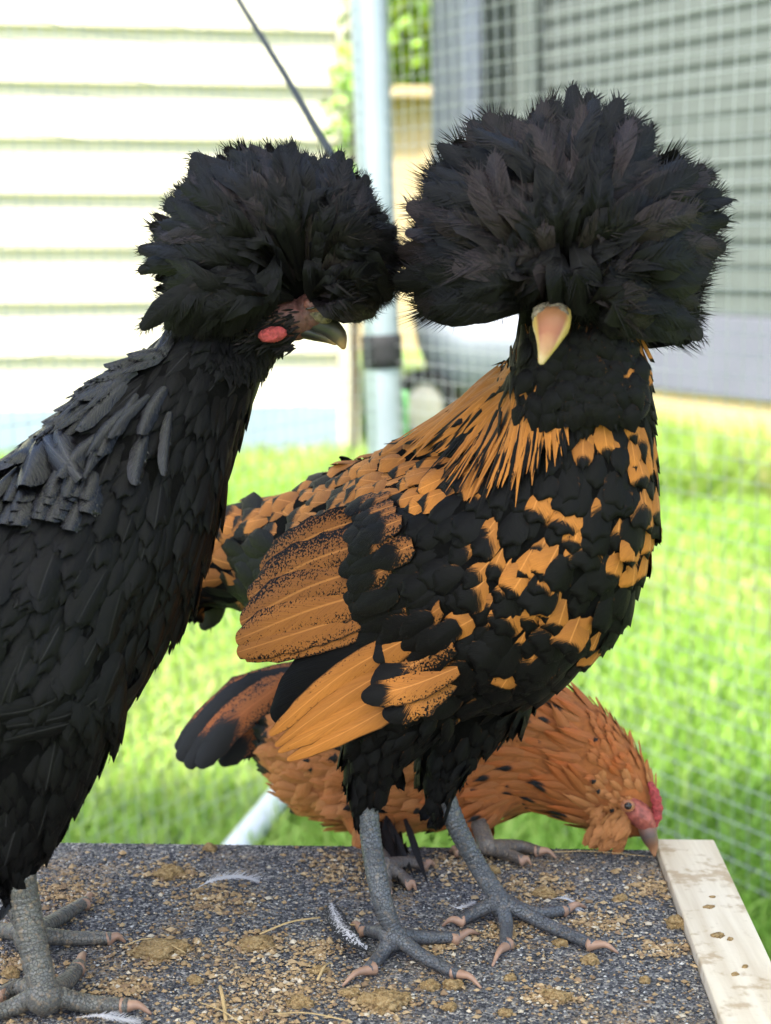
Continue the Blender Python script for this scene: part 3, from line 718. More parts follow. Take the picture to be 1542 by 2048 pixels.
cr = obj('crumbs', grains('crumbs', pp, rng.gamma(2.5, .0003, n).clip(.0003, .0024), tanp[rng.choice(4, n, p=[.4, .3, .2, .1])] * rng.uniform(.8, 1.15, (n, 1)), M['grain'], flat=.6))
tag(cr, 'tan feed crumbs scattered over the felt lid', 'crumbs', kind='stuff')
# bigger caked clumps of feed
ICO = None
t = NT('feed_clump'); n1 = t.noise(500, 4, .7); n2 = t.noise(130, 3); M['clump'] = t.set(t.ramp(n1, [(.3, (.20, .115, .045)), (.5, (.40, .26, .115)), (.7, (.55, .39, .20))]), .9, .2); t.bump(t.math('ADD', n1, n2), .9, .003)
def clump(px, py, w, h=.004, z=0.0):
    b = bmesh.new(); bmesh.ops.create_icosphere(b, subdivisions=4, radius=1); V = np.array([v.co for v in b.verts]); Fc = np.array([[v.index for v in f.verts] for f in b.faces]); b.free()
    p = G(px, py, z); D = proj(p)[2]; r = w * D / FPX * .5; ph = rng.uniform(0, 6.28, 8); A = V
    k = 1 + .22 * np.sin(A[:, 0] * 3.1 + ph[0]) * np.sin(A[:, 1] * 3.7 + ph[1]) + .16 * np.sin(A[:, 0] * 7 + ph[2]) * np.sin(A[:, 1] * 8 + ph[3]) * np.sin(A[:, 2] * 6 + ph[4]) + .12 * np.sin(A[:, 0] * 15 + ph[5]) * np.sin(A[:, 1] * 17 + ph[6]) + .06 * rng.standard_normal(len(A))
    V = A * k[:, None] * np.array([r, r * rng.uniform(.6, .9), h * rng.uniform(.7, 1.2)])
    a = rng.uniform(-.4, .4); V = np.stack([V[:, 0] * math.cos(a) - V[:, 1] * math.sin(a), V[:, 0] * math.sin(a) + V[:, 1] * math.cos(a), V[:, 2]], 1) + p + np.array([0, 0, h * .25])
    o = obj('feed_clump', mesh_np('feed_clump', V, Fc, M['clump'], True)); return o
CG = 'caked feed clumps on the felt'
big = [(322, 1906, 105, 'broad flat tan feed clump beside the black hen toes'), (512, 1893, 74, 'thick ridged tan feed clump standing proud of the felt'),
       (770, 2010, 95, 'large golden feed clump before the claws of the gold hen'), (1110, 1998, 62, 'round flat golden feed clump on bare dark felt'),
       (340, 1752, 50, 'small orange feed clump beside the pale downy feather'), (22, 1953, 32, 'round golden feed lump beside the black hen shank'), (1352, 1853, 40, 'brown feed lump wedged against the timber strip')]
for x, y, w, l in big: tag(clump(x, y, w, .0045 if w < 60 else .004), l, 'feed clump', CG)
for x, y, w in [(640, 1945, 38), (905, 1975, 40), (1180, 1925, 34), (980, 1745, 36), (1090, 1790, 44), (1240, 1800, 30), (700, 1990, 40), (1010, 2030, 30), (420, 1700, 30), (900, 2020, 26), (600, 2010, 50), (1120, 1890, 28), (860, 1975, 34), (390, 1965, 30), (1290, 1965, 24), (1020, 1960, 26)]:
    tag(clump(x, y, w, .003), ('tiny' if w < 32 else 'small') + ' tan feed crumb cake on the grey felt', 'feed clump', CG)
for x, y, w in [(1418, 1815, 22), (1435, 1872, 26), (1460, 1880, 12), (1425, 1795, 12), (1470, 1950, 16), (1490, 1935, 12)]:
    tag(clump(x, y, w, .0010, .006), 'brown crumb of feed on the pale timber strip', 'feed clump', 'feed crumbs on the timber strip')
# straws
M['straw'] = simple('straw', (.50, .34, .15), .6, .2, 60)
straws = [((440, 1972), (452, 2040), 8), ((520, 1868), (640, 1835), 7), ((635, 1960), (660, 1925), 6), ((370, 1905), (300, 1885), 4), ((250, 1890), (330, 1880), 4), ((540, 2028), (690, 2040), 5), ((655, 1855), (760, 1858), 5), ((1290, 1712), (1060, 1706), 3), ((500, 2060), (400, 2005), 4)]
SL = {0: 'short thick upright straw among the crumbs', 1: 'long straw lying before the pale downy feather', 6: 'straw lying behind the gold hen inner foot', 7: 'thin straw along the far edge of the lid'}
for i, (p, q, w) in enumerate(straws):
    a_, b_ = G(*p, .003), G(*q, .003); pth = catmull([a_, (a_ + b_) / 2 + np.array([0, 0, .002]), b_], 8); V, Fc = merge([tube(pth, w * .00011, 6, .5)])
    tag(obj('straw', mesh_np('straw', V, Fc, M['straw'])), SL.get(i, 'thin dry straw lying on the felt lid'), 'straw', 'straws on the lid')

# ------------------------------------------------------------------ hens
def fan_crest(pl, fan, outline, D, layers, width, fpfn, prof, back=1.0, barbs=38, arc=.004):
    """long plumes radiating from the skull (pixel fan, depth D) towards an outline; layers: (count, reach lo, hi, bulge to the front, tip to the front)"""
    fx, fy = fan; O_ = np.array(outline, float); ang = np.unwrap(np.arctan2(-(O_[:, 1] - fy), O_[:, 0] - fx)); rad = np.hypot(O_[:, 0] - fx, O_[:, 1] - fy)
    if ang[0] > ang[-1]: ang, rad = ang[::-1], rad[::-1]
    for n, lo, hi, bulge, tipz in layers:
        for i in range(n):
            a = ang[0] + (ang[-1] - ang[0]) * (i + rng.uniform(0, 1)) / n; k = rng.uniform(lo, hi); r = np.interp(a, ang, rad) * k
            tip = P(fx + r * math.cos(a), fy - r * math.sin(a), D - tipz + rng.normal(0, .004)); b0 = .12 + .12 * rng.random()
            base = P(fx + r * b0 * math.cos(a), fy - r * b0 * math.sin(a), D - bulge * .55)
            mid = (base + tip) / 2 - F * (bulge - (bulge * .55 + tipz) / 2) + U * arc * rng.uniform(.3, 1.5) * (1 if math.sin(a) > 0 else .3)
            sw = nrm(np.cross(tip - base, F)) * rng.normal(0, .004); path = catmull([base, mid + sw, tip], 10)
            s = math.copysign(1, bulge)
            N = nrm(-F * s * 1.0 + (U * math.sin(a) + R * math.cos(a)) * .35 + rng.normal(0, .32, 3))
            pl.plume(path, N, width * rng.uniform(.7, 1.25), prof, fpfn(), camber=rng.uniform(.1, .5), nb=barbs, droop=rng.uniform(-.1, .4))
def blob_black(px, py, blobs, soft=1.0):
    """1 outside the orange patches, 0 well inside"""
    v = np.full(len(px), 1.0)
    for x0, x1, y0, y1 in blobs:
        cx, cy, rx, ry = (x0 + x1) / 2, (y0 + y1) / 2, max((x1 - x0) / 2, 12), max((y1 - y0) / 2, 12)
        d = np.sqrt(((px - cx) / rx) ** 2 + ((py - cy) / ry) ** 2); v = np.minimum(v, np.clip((d - .95) / .45, 0, 1))
    return v
def FPA(n, r, g, b, a): return np.stack([np.broadcast_to(x, (n,)) for x in (r, g, b, a)], 1).astype(float)
BROAD = [.12, .3, .55, .8, 1.0, .97, .72, .2]
TAPER = [.6, .9, 1, .98, .92, .84, .76, .68, .6, .46, .2]
PLUME = [.15, .35, .55, .72, .88, .98, 1, .95, .75, .38]
LANCE = [.5, .9, 1, .9, .65, .35, .05]
FLIGHT = [.5, .7, .85, .95, 1, 1, 1, .97, .9, .74, .4]

# ======================= gold spangled hen
def gold_hen():
    hen = empty('polish_hen', tuple(G(880, 1860))); tag(hen, 'crested hen with orange and black spangled plumage facing out of the run', 'hen')
    main = chain([(425, 1150, .90, 62), (470, 1120, .895, 95), (560, 1115, .875, 125), (680, 1140, .84, 178), (810, 1165, .80, 232), (940, 1165, .765, 265), (1050, 1110, .74, 245), (1125, 1010, .725, 200), (1152, 900, .72, 168), (1158, 800, .715, 152), (1155, 710, .71, 140), (1135, 620, .705, 105), (1120, 560, .71, 70)], 60)
    th1 = chain([(830, 1330, .765, 150), (770, 1440, .765, 95), (742, 1530, .77, 58), (735, 1600, .772, 32)], 14)
    th2 = chain([(950, 1340, .80, 140), (905, 1450, .80, 88), (885, 1530, .80, 55), (882, 1590, .80, 32)], 14)
    fill = chain([(1110, 800, .73, 115), (1030, 870, .75, 122), (930, 950, .775, 122), (820, 1002, .80, 120), (690, 1040, .84, 105)], 16)
    core = chain([(1128, 500, .715, 150), (1130, 450, .715, 170), (1130, 400, .715, 140)], 5)
    yaw = P(1050, 1110, .74) - P(560, 1115, .875); yaw[2] = 0; lateral = np.cross(nrm(yaw), np.array([0, 0, 1.]))
    V, T = body_mesh([main, th1, th2, core, fill], lateral, .84)
    bd = Body(V, T, [main, th1, th2], [-1, 1, 1])
    legs = []; claws = []
    a1 = G(787, 1868, .011); a2 = G(1000, 1800, .011)
    legs.append(scaly([P(735, 1585, .772), P(742, 1680, .768), P(762, 1790, proj(a1)[2] + .002), a1], .0066, .0060, squash=.95))
    legs.append(scaly([P(884, 1580, .80), P(915, 1655, .80), P(955, 1730, .80), a2], .0068, .0062, squash=.95))
    for a in (a1, a2): legs.append(ellipsoid(a + np.array([0, 0, -.002]), (R, np.array([0, 1., 0]), np.array([0, 0, 1.])), (.0074, .0066, .0068), noise=.03))
    foot(legs, claws, a1, [[(765, 1905), (735, 1940), (685, 1972)], [(850, 1915), (918, 1948), (962, 1976)], [(850, 1875), (918, 1874), (958, 1868)], [(745, 1862), (722, 1858), (700, 1852)]], .0047)
    foot(legs, claws, a2, [[(1012, 1845), (1010, 1893), (985, 1932)], [(1085, 1845), (1188, 1890), (1236, 1906)], [(1070, 1826), (1135, 1818), (1172, 1815)], [(945, 1828), (918, 1842), (885, 1852)]], .0047)
    body_object('body', V, T, legs, [M['under'], M['shank']], hen)
    for c in claws: obj('claw', mesh_np('claw', c[0], [c[1], c[2]], M['claw']), hen)
    # ---- body plumage
    pl = Plumage()
    def spacing(p):
        px, py, d = proj(p); s = np.full(len(px), .0072); s[(py < 960) & (px > 940)] = .0050; s[py > 1420] = .006; return s
    p, n = bd.sample(spacing, 60000); d, which, par = bd.flow(p, n); px, py, dd = proj(p)
    ok = (py > 640); p, n, d, which, par, px, py = (x[ok] for x in (p, n, d, which, par, px, py))
    d = nrm(d + np.where(((px > 1000) & (py > 800))[:, None], np.array([0, 0, -.55]), 0.0)); d = nrm(d - (d * n).sum(1, keepdims=True) * n)
    orange = [(945, 985, 1025, 1090), (1000, 1047, 1022, 1066), (1062, 1127, 1014, 1062), (925, 1040, 1112, 1202), (1030, 1102, 1132, 1192), (1115, 1168, 1072, 1152), (912, 968, 1236, 1272), (992, 1088, 1240, 1300), (1098, 1132, 1205, 1287),
              (1132, 1188, 1252, 1322), (1000, 1042, 1338, 1366), (1290, 1322, 1068, 1115), (1255, 1300, 1110, 1155), (1225, 1270, 1150, 1192), (1280, 1330, 990, 1056), (1243, 1282, 785, 832), (1248, 1285, 862, 912), (1195, 1227, 903, 952), (1258, 1322, 930, 972), (1152, 1192, 920, 952),
              (1150, 1172, 980, 1000), (1193, 1219, 1026, 1049), (1222, 1247, 1085, 1120), (1240, 1322, 708, 805), (685, 860, 890, 988), (777, 860, 862, 920), (808, 865, 948, 1010), (530, 607, 992, 1082), (598, 667, 990, 1040), (572, 632, 1035, 1098), (543, 582, 1085, 1158),
              (420, 470, 1038, 1082), (505, 536, 1020, 1060), (395, 450, 1100, 1155), (450, 535, 965, 1005), (448, 480, 1158, 1185), (672, 697, 1095, 1162), (718, 766, 1165, 1223), (788, 817, 1198, 1253), (680, 736, 1192, 1274), (582, 660, 1160, 1275), (605, 625, 1120, 1150), (760, 775, 1095, 1120), (818, 848, 1008, 1048), (890, 946, 950, 1012)]
    tx, ty, _ = proj(p + d * .0175); bk = blob_black(tx, ty, orange); back = proj(p)[2] > proj(bd.surf(800, 1000)[0])[2] + .09
    far = n @ F > .25; rnd = rng.random(len(p)); bk = np.where(far, (rnd > .35).astype(float), bk)
    r = np.where(bk > .95, 1.6, np.where(bk > .4, .6, .12 + .36 * rng.random(len(p))))
    r = np.where((bk > .95) & (rng.random(len(p)) < .05), .85, r); r = np.where((tx < 880) & (ty < 1015) & (bk < .9), r * .6, r)
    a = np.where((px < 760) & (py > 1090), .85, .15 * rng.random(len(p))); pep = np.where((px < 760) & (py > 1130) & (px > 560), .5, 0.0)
    g = rng.random(len(p)) * .62
    thigh = (which > 0) & (py > 1400)
    neck = (px > 960) & (py < 880); tail = (px < 560) & ~neck; gen = ~(thigh | neck | tail)
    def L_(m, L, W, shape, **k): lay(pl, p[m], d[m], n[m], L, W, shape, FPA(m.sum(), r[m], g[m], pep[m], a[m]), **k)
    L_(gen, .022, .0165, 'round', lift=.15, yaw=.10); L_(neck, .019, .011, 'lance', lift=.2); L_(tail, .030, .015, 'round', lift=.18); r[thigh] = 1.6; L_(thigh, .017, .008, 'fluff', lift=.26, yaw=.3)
    # tail feathers hanging behind
    for k in range(9):
        b_ = P(500 - k * 4, 1030 + k * 18, .895 + .006 * (k % 3)); tp = P(375 + abs(k - 3) * 5, 1105 + k * 19, .93 + .006 * (k % 2))
        path = catmull([b_, (b_ + tp) / 2 + U * .006, tp], 9); pl.strip(path, nrm(U * .6 - F - R * .3), .020, FLIGHT, (1.6 if k % 3 else .5, .8, .2, .5), fringe=14)
    # ---- hackle cape, drawn from base to tip over the body surface
    def surf_strip(pl, pts, width, prof, fp, lift0=.001, lift1=.004, fringe=20, camber=.3, n=9, frlen=.14):
        pix = catmull(np.array(pts, float), n); S = [bd.surf(x, y) for x, y in pix]; pos = np.array([s[0] for s in S]); N = np.array([s[1] for s in S])
        N = nrm(N + np.roll(N, 1, 0) * .0); h = np.linspace(lift0, lift1, n)[:, None]
        pos = pos + N * h
        for _ in range(2): pos[1:-1] = (pos[:-2] + 2 * pos[1:-1] + pos[2:]) / 4
        pl.strip(pos, nrm(N + .4 * N.mean(0)), width, prof, fp, camber=camber, fringe=fringe, frlen=frlen)
    tips = [(745, 925), (800, 905), (770, 960), (830, 960), (880, 960), (900, 1000), (950, 985), (985, 1025), (1010, 1010), (1045, 985), (1075, 960), (1100, 930), (1128, 940)]
    for k in range(210):        # orange lances fanning back and down
        t_ = rng.random() ** .8; q_ = t_ * (len(tips) - 1); i_ = min(int(q_), len(tips) - 2); tp = np.array(tips[i_]) * (1 - q_ + i_) + np.array(tips[i_ + 1]) * (q_ - i_) + rng.normal(0, 16, 2)
        b_ = np.array([1012 + 95 * t_ + rng.normal(0, 8), 735 + 50 * rng.random() - 30 * t_]); e_ = rng.uniform(.6, 1.0)
        tp = b_ + (tp - b_) * e_; md = (b_ + tp) / 2 + np.array([6, -10 * (1 - t_)])
        blk = rng.choice([0.0, .3, .5, 1.6], p=[.52, .24, .12, .12])
        surf_strip(pl, [b_, md, tp], rng.uniform(.004, .0075) * (1.25 - .45 * t_), LANCE, (blk, rng.random() * .5, 0, .12 * rng.random()), .002 + .003 * rng.random(), .005, fringe=14)
    for k in range(40):        # black hackles under the beard
        bx, by = rng.uniform(1000, 1290), rng.uniform(640, 760); surf_strip(pl, [(bx, by), (bx + rng.normal(0, 8), by + 60), (bx + rng.normal(-5, 12), by + rng.uniform(90, 140))], .007, LANCE, (1.6 if rng.random() < .8 or bx < 1200 else .3, rng.random() * .6, 0, .2), .003, .007, fringe=14)
    # beard and muffs below the beak
    for k in range(150):
        x = rng.normal(1150, 70); y = rng.uniform(635, 790); 
        if abs(x - 1150) > 140: continue
        s_, n_ = bd.surf(x, y); tip = s_ + np.array([rng.normal(.15 * (x - 1150) / 100, .2), -.35, -1.0]) * .017; path = catmull([s_, (s_ + tip) / 2 - F * .005, tip], 6)
        pl.strip(path, nrm(n_ - F * .6 + rng.normal(0, .25, 3)), .010, BROAD, (1.6, rng.random() * .7, 0, 0), fringe=16, frlen=.3)
    for x, y, r_ in [(800, 1005, .4), (792, 1040, .35), (790, 1075, .3), (785, 1110, .4), (788, 1145, .35), (785, 1180, .3), (785, 1215, .4), (790, 1245, 1.6), (840, 1250, 1.6), (880, 1290, 1.6), (930, 1340, 1.6), (915, 1375, 1.6), (900, 1250, 1.6)]:
        for j in range(4):
            x2, y2 = x + rng.normal(0, 16) - 14 * (j % 2), y + rng.normal(0, 12); surf_strip(pl, [(x2, y2), (x2 - 26, y2 + 14), (x2 - rng.uniform(48, 70), y2 + 34)], rng.uniform(44, 60) * .75 / FPX, FLIGHT, (1.6 if r_ > 1 or rng.random() < .25 else rng.uniform(.35, .75), rng.random() * .5, .5 if r_ < 1 else 0, .9), .003, .0065, camber=.2)
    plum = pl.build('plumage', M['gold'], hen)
    # ---- wing flight feathers, each its own part
    wing = empty('wing', tuple(P(760, 1200, .73))); wing.parent = hen; wing.matrix_parent_inverse = hen.matrix_world.inverted()
    def flight(b, m, tp, dep, width, fp, camber=.3, fr=16, prof=FLIGHT):
        D0 = proj(bd.surf(b[0], b[1])[0])[2]; pts = [P(b[0], b[1], D0 + dep[0]), P(m[0], m[1], dep[1]), P(tp[0], tp[1], dep[2])]
        q = Plumage(); path = catmull(pts, 16); nn = nrm(-F + U * .35 + R * -.12)
        q.strip(path, nn, width, prof, fp, camber=camber, cols=9, fringe=fr, frlen=.05, frw=.0004); return q.build('flight_feather', M['gold'], wing, None)
    pxm = lambda w, D=.74: w * D / FPX
    #      base        mid          tip          depth(base offset, mid, tip)
    flight((745, 1030), (620, 1075), (520, 1140), (.006, .772, .792), pxm(90), (.0, .2, .55, .75), camber=.15)
    flight((750, 1080), (615, 1125), (495, 1195), (.005, .768, .788), pxm(110), (.0, .3, .6, .8), camber=.15)
    flight((755, 1130), (615, 1175), (480, 1245), (.004, .764, .784), pxm(112), (.0, .5, .45, .7), camber=.15)
    flight((758, 1180), (620, 1220), (471, 1280), (.003, .760, .781), pxm(100), (.0, .6, .3, .55), camber=.15)
    flight((760, 1215), (630, 1255), (473, 1305), (.002, .757, .779), pxm(78), (.0, .7, .25, .5), camber=.15)
    flight((765, 1240), (645, 1280), (490, 1316), (.001, .755, .778), pxm(52), (.0, .4, .2, .5), camber=.15)
    flight((800, 1250), (660, 1330), (545, 1440), (.004, .752, .765), pxm(120), (1.6, .0, .6, .4), camber=.2)
    flight((850, 1260), (690, 1345), (538, 1470), (-.001, .742, .752), pxm(70), (.0, .1, .10, .0), prof=TAPER)
    flight((850, 1300), (700, 1385), (550, 1492), (-.002, .739, .750), pxm(62), (.0, .4, .05, .1), prof=TAPER)
    flight((855, 1335), (710, 1420), (556, 1504), (-.003, .737, .748), pxm(56), (.0, .6, .05, .05), prof=TAPER)
    flight((860, 1365), (720, 1448), (574, 1520), (-.004, .735, .747), pxm(58), (.0, .3, .05, .15), prof=TAPER)
    flight((880, 1215), (805, 1270), (748, 1322), (-.004, .728, .732), pxm(62), (.42, .5, .2, .3))
    flight((905, 1285), (825, 1330), (742, 1372), (-.005, .724, .728), pxm(78), (.45, .2, .75, .35))
    flight((915, 1335), (820, 1372), (722, 1395), (-.006, .721, .725), pxm(62), (.30, .4, .15, .1))
    flight((905, 1355), (830, 1400), (765, 1432), (-.005, .722, .727), pxm(72), (.40, .6, .35, .15))
    # ---- crest
    cp = Plumage(); skull = P(1128, 590, .705)
    def fpf(): return (1.6, rng.random() ** .8, 0, .5 * rng.random())
    OUT = [(1395, 690), (1400, 600), (1425, 540), (1452, 470), (1440, 440), (1452, 370), (1390, 312), (1335, 285), (1300, 235), (1230, 195), (1145, 180), (1060, 215), (1010, 238), (935, 250), (850, 330), (835, 400), (812, 470), (802, 555), (822, 625)]
    fan_crest(cp, (1122, 605), OUT, .712, [(60, .82, .98, -.050, -.035), (50, .86, 1.0, -.02, -.015), (60, .84, 1.06, .02, .0), (56, .74, .98, .035, .015), (44, .6, .86, .045, .028), (32, .42, .7, .05, .038)], .021, fpf, PLUME)
    for k in range(40):       # fringe drooping over the eyes
        x = rng.uniform(840, 1400); b_ = P(1128 + (x - 1128) * .3, 500 + rng.normal(0, 25), .668); sx = abs(x - 1128) / 300
        tp = P(x, 612 + rng.normal(0, 14) + 40 * max(0, (x - 1290) / 100), .664 + sx * .04)
        m_ = P(1128 + (x - 1128) * .7, 545, .654 + sx * .03); cp.plume(catmull([b_, m_, tp], 10), nrm(-F + U * .3 + rng.normal(0, .25, 3)), .021, PLUME, fpf(), nb=38)
    cp.build('crest', M['crest'], hen)
    # ---- beak
    path = catmull([P(1104, 632, .668), P(1102, 655, .655), P(1094, 690, .646), P(1082, 727, .644)], 14); w = np.interp(np.linspace(0, 1, 14), [0, .3, .7, 1], [.0085, .0080, .0040, .0012]); h = w * .8
    V, Fc, UV = loft(path, w, h, R); bk_ = obj('beak', mesh_np('beak', V, Fc, M['beak_gold'], True, {'fuv': ('FLOAT_VECTOR', UV)}), hen)
    parts = [ellipsoid(P(1082 + 38 * k, 634, .660), (R, U, F), (.0042, .0045, .004), noise=.06) for k in (0, 1)] + [ellipsoid(P(1100, 622, .664), (R, U, F), (.0075, .004, .005), noise=.06)]
    V, Fc = merge(parts); obj('nostril_bulb', mesh_np('nostril_bulb', V, Fc, M['cere']), bk_)
    return hen
M['cere'] = simple('crusty_cere', (.13, .10, .06), .7, .7, 500, .8)

# ======================= black hen
def black_hen():
    hen = empty('polish_hen', tuple(G(60, 1990))); tag(hen, 'all black crested hen with a slate beak and one red wattle', 'hen')
    main = chain([(-420, 1340, .66, 60), (-320, 1360, .665, 130), (-150, 1360, .68, 215), (0, 1310, .69, 255), (115, 1190, .70, 248), (215, 1060, .71, 218), (308, 905, .72, 170), (385, 785, .73, 128), (455, 690, .735, 98), (530, 650, .738, 66), (590, 630, .738, 48)], 60)
    th1 = chain([(95, 1330, .685, 190), (85, 1460, .685, 140), (60, 1590, .688, 98), (38, 1680, .69, 62), (40, 1745, .692, 38)], 18)
    th2 = chain([(0, 1400, .75, 150), (-10, 1560, .755, 90), (0, 1690, .757, 40)], 12)
    core = chain([(640, 560, .738, 70), (600, 525, .738, 110), (560, 500, .738, 150), (500, 500, .738, 140), (440, 520, .738, 105)], 9)
    yaw = P(205, 1040, .71) - P(-320, 1360, .665); yaw[2] = 0; lateral = np.cross(nrm(yaw), np.array([0, 0, 1.]))
    V, T = body_mesh([main, th1, th2, core], lateral, .8)
    bd = Body(V, T, [main, th1, th2], [-1, 1, 1])
    legs = []; claws = []; a1 = G(88, 1985, .013); a2 = G(60, 1868, .012)
    legs.append(scaly([P(40, 1730, .692), P(52, 1810, .693), P(66, 1890, .690), a1], .0085, .0082)); legs.append(scaly([P(2, 1680, .757), P(20, 1780, .757), a2], .0075, .0068))
    for a in (a1, a2): legs.append(ellipsoid(a + np.array([0, 0, -.002]), (R, np.array([0, 1., 0]), np.array([0, 0, 1.])), (.0085, .0078, .0082), noise=.03))
    foot(legs, claws, a1, [[(170, 2006), (255, 2012), (302, 2028)], [(130, 1965), (158, 1930), (172, 1908)], [(30, 2012), (-20, 2030), (-50, 2040)], [(40, 1975), (0, 1990), (-25, 1996)]], .0056)
    foot(legs, claws, a2, [[(115, 1838), (172, 1803), (188, 1792)], [(140, 1876), (222, 1876), (250, 1884)], [(0, 1860), (-40, 1850), (-60, 1845)]], .0052)
    body_object('body', V, T, legs, [M['under'], M['shank_b']], hen)
    for c in claws: obj('claw', mesh_np('claw', c[0], [c[1], c[2]], M['claw']), hen)
    pl = Plumage()
    def spacing(p):
        px, py, d = proj(p); s = np.full(len(px), .0052); s[(py < 900) & (px > 250)] = .0040; s[py > 1480] = .0055; return s
    p, n = bd.sample(spacing, 95000); d, which, par = bd.flow(p, n); px, py, dd = proj(p)
    ok = ~((py < 640) & (px > 330)) & ~((px > 480) & (py < 690)); p, n, d, which, px, py = (x[ok] for x in (p, n, d, which, px, py))
    low = ((py > 900) & (px > 60)); d = nrm(d + np.where(low[:, None], np.array([-.15, 0, -.6]), 0.0)); d = nrm(d - (d * n).sum(1, keepdims=True) * n)
    g = rng.random(len(p)) * .75; a = (rng.random(len(p)) < .10) * .8
    thigh = (which > 0) & (py > 1480); neck = (px > 250) & (py < 900); gen = ~(thigh | neck)
    def L_(m, L, W, shape, **k): lay(pl, p[m], d[m], n[m], L, W, shape, FPA(m.sum(), 1, g[m], 0, a[m]), **k)
    L_(gen, .026, .0105, 'fluff', lift=.12, yaw=.10, curl=.075); L_(neck, .021, .0085, 'lance', lift=.12); L_(thigh, .022, .009, 'fluff', lift=.13, yaw=.12)
    # small fluff on throat and cheek
    m = 260
    for k in range(m):
        x, y = rng.uniform(430, 575), rng.uniform(660, 740)
        s_, n_ = bd.surf(x, y, .735); dv = nrm(np.array([-.25, .0, -1.0]) + rng.normal(0, .25, 3)); dv = nrm(dv - (dv @ n_) * n_ + .25 * n_); tp = s_ + dv * rng.uniform(.006, .011)
        pl.strip(catmull([s_, (s_ + tp) / 2, tp], 5), n_, .0035, LANCE, (1, rng.random(), 0, 0), fringe=8, frlen=.3, cols=3)
    def surf_strip(pts, width, prof, fp, lift0=.002, lift1=.005, fringe=20, camber=.3, n=11, frlen=.08):
        pix = catmull(np.array(pts, float), n); S = [bd.surf(x, y, .70) for x, y in pix]; pos = np.array([s[0] for s in S]); N = np.array([s[1] for s in S])
        pos = pos + N * np.linspace(lift0, lift1, n)[:, None]
        for _ in range(2): pos[1:-1] = (pos[:-2] + 2 * pos[1:-1] + pos[2:]) / 4
        pl.strip(pos, N, width, prof, fp, camber=camber, fringe=fringe, frlen=frlen)
    px2 = lambda w: w * .70 / FPX
    plm, pl = pl, Plumage()
    # big saddle and shoulder feathers with a lavender shine
    for pts, w in [([(180, 780), (100, 830), (95, 890), (165, 975)], 58), ([(230, 775), (140, 830), (130, 900), (160, 970)], 48), ([(150, 775), (60, 820), (20, 880), (-10, 950)], 56), ([(110, 790), (50, 870), (20, 920), (-5, 955)], 52), ([(120, 845), (80, 890), (60, 925), (35, 955)], 44), ([(105, 870), (80, 915), (70, 960), (60, 1000)], 66)]:
        surf_strip(pts, px2(w), FLIGHT, (1, .35 + .5 * rng.random(), 0, .9), .005, .008 + .003 * rng.random(), camber=.95, fringe=50, frlen=.12)
    for k in range(90):
        x = rng.uniform(-30, 360); y0 = 655 + (330 - x) * .42; y = y0 + abs(rng.normal(0, 70)) + 10; ln = rng.uniform(90, 150); an = math.radians(205 + 38 * min(1, (y - y0) / 160) + rng.normal(0, 9)); dx, dy = math.cos(an) * ln, -math.sin(an) * ln
        surf_strip([(x, y), (x + dx * .55, y + dy * .45), (x + dx, y + dy)], px2(rng.uniform(22, 40)), FLIGHT if k % 2 else LANCE, (1, rng.random() * .8, 0, .5 * rng.random()), .003, .006 + .003 * rng.random(), camber=.85, fringe=36, frlen=.14)
    for k in range(26):
        x, y = rng.uniform(-30, 190), rng.uniform(935, 1010); surf_strip([(x, y), (x - 8, y + 30), (x - 18, y + 62)], px2(rng.uniform(40, 60)), FLIGHT, (1, rng.random() * .7, 0, .4 * rng.random()), .003, .006, camber=.8, fringe=36, frlen=.1)
    pl.build('saddle_feathers', M['saddle'], hen); pl = plm
    for k in range(26):       # wing coverts and quills low on the flank
        x, y = rng.uniform(-20, 250), rng.uniform(1090, 1380); dx = rng.uniform(-70, -30); surf_strip([(x, y), (x + dx * .5, y + 50), (x + dx, y + 105)], px2(rng.uniform(46, 60)), FLIGHT, (1, .3 * rng.random(), 0, .5 * (rng.random() < .4)), .002, .005, camber=.35)
    for pts in ([(300, 1290), (250, 1400), (120, 1440), (5, 1468)], [(230, 1330), (180, 1400), (100, 1430), (10, 1440)], [(200, 1250), (140, 1370), (60, 1410), (-30, 1420)]): surf_strip(pts, px2(46), FLIGHT, (1, .1, 0, 1), .003, .006)
    pl.build('plumage', M['black'], hen)
    # crest
    cp = Plumage()
    def fpf(): return (1, rng.random() * .9, 0, .25 * rng.random())
    OUT = [(745, 628), (775, 590), (802, 545), (800, 490), (772, 430), (748, 385), (692, 322), (620, 303), (560, 284), (500, 284), (450, 292), (395, 318), (335, 365), (318, 400), (284, 490), (298, 560), (318, 610), (345, 665)]
    fan_crest(cp, (612, 592), OUT, .738, [(60, .85, .98, -.045, -.03), (60, .86, 1.0, -.02, -.012), (80, .84, 1.06, .02, .0), (80, .8, 1.0, .034, .014), (70, .7, .95, .041, .022), (50, .55, .85, .044, .028)], .016, fpf, PLUME)
    for k in range(50):       # soft lower edge over the cheek
        x = rng.uniform(330, 500); b_ = P(x + 70, 540 + rng.normal(0, 15), .70); tp = P(x + rng.normal(0, 15), 648 + rng.normal(0, 14) - max(0, x - 470) * .35, .708); cp.plume(catmull([b_, (b_ + tp) / 2 - F * .006, tp], 8), nrm(-F + rng.normal(0, .25, 3)), .015, PLUME, fpf(), nb=34)
    for k in range(34):       # forelock over the beak
        x = rng.uniform(640, 790); b_ = P(610 + (x - 640) * .5, 520, .70); tp = P(x, 606 + rng.normal(0, 9) - max(0, x - 740) * .3, .715); cp.plume(catmull([b_, (b_ + tp) / 2 - F * .008 + U * .006, tp], 8), nrm(-F + U * .2 + rng.normal(0, .25, 3)), .015, PLUME, fpf(), nb=34)
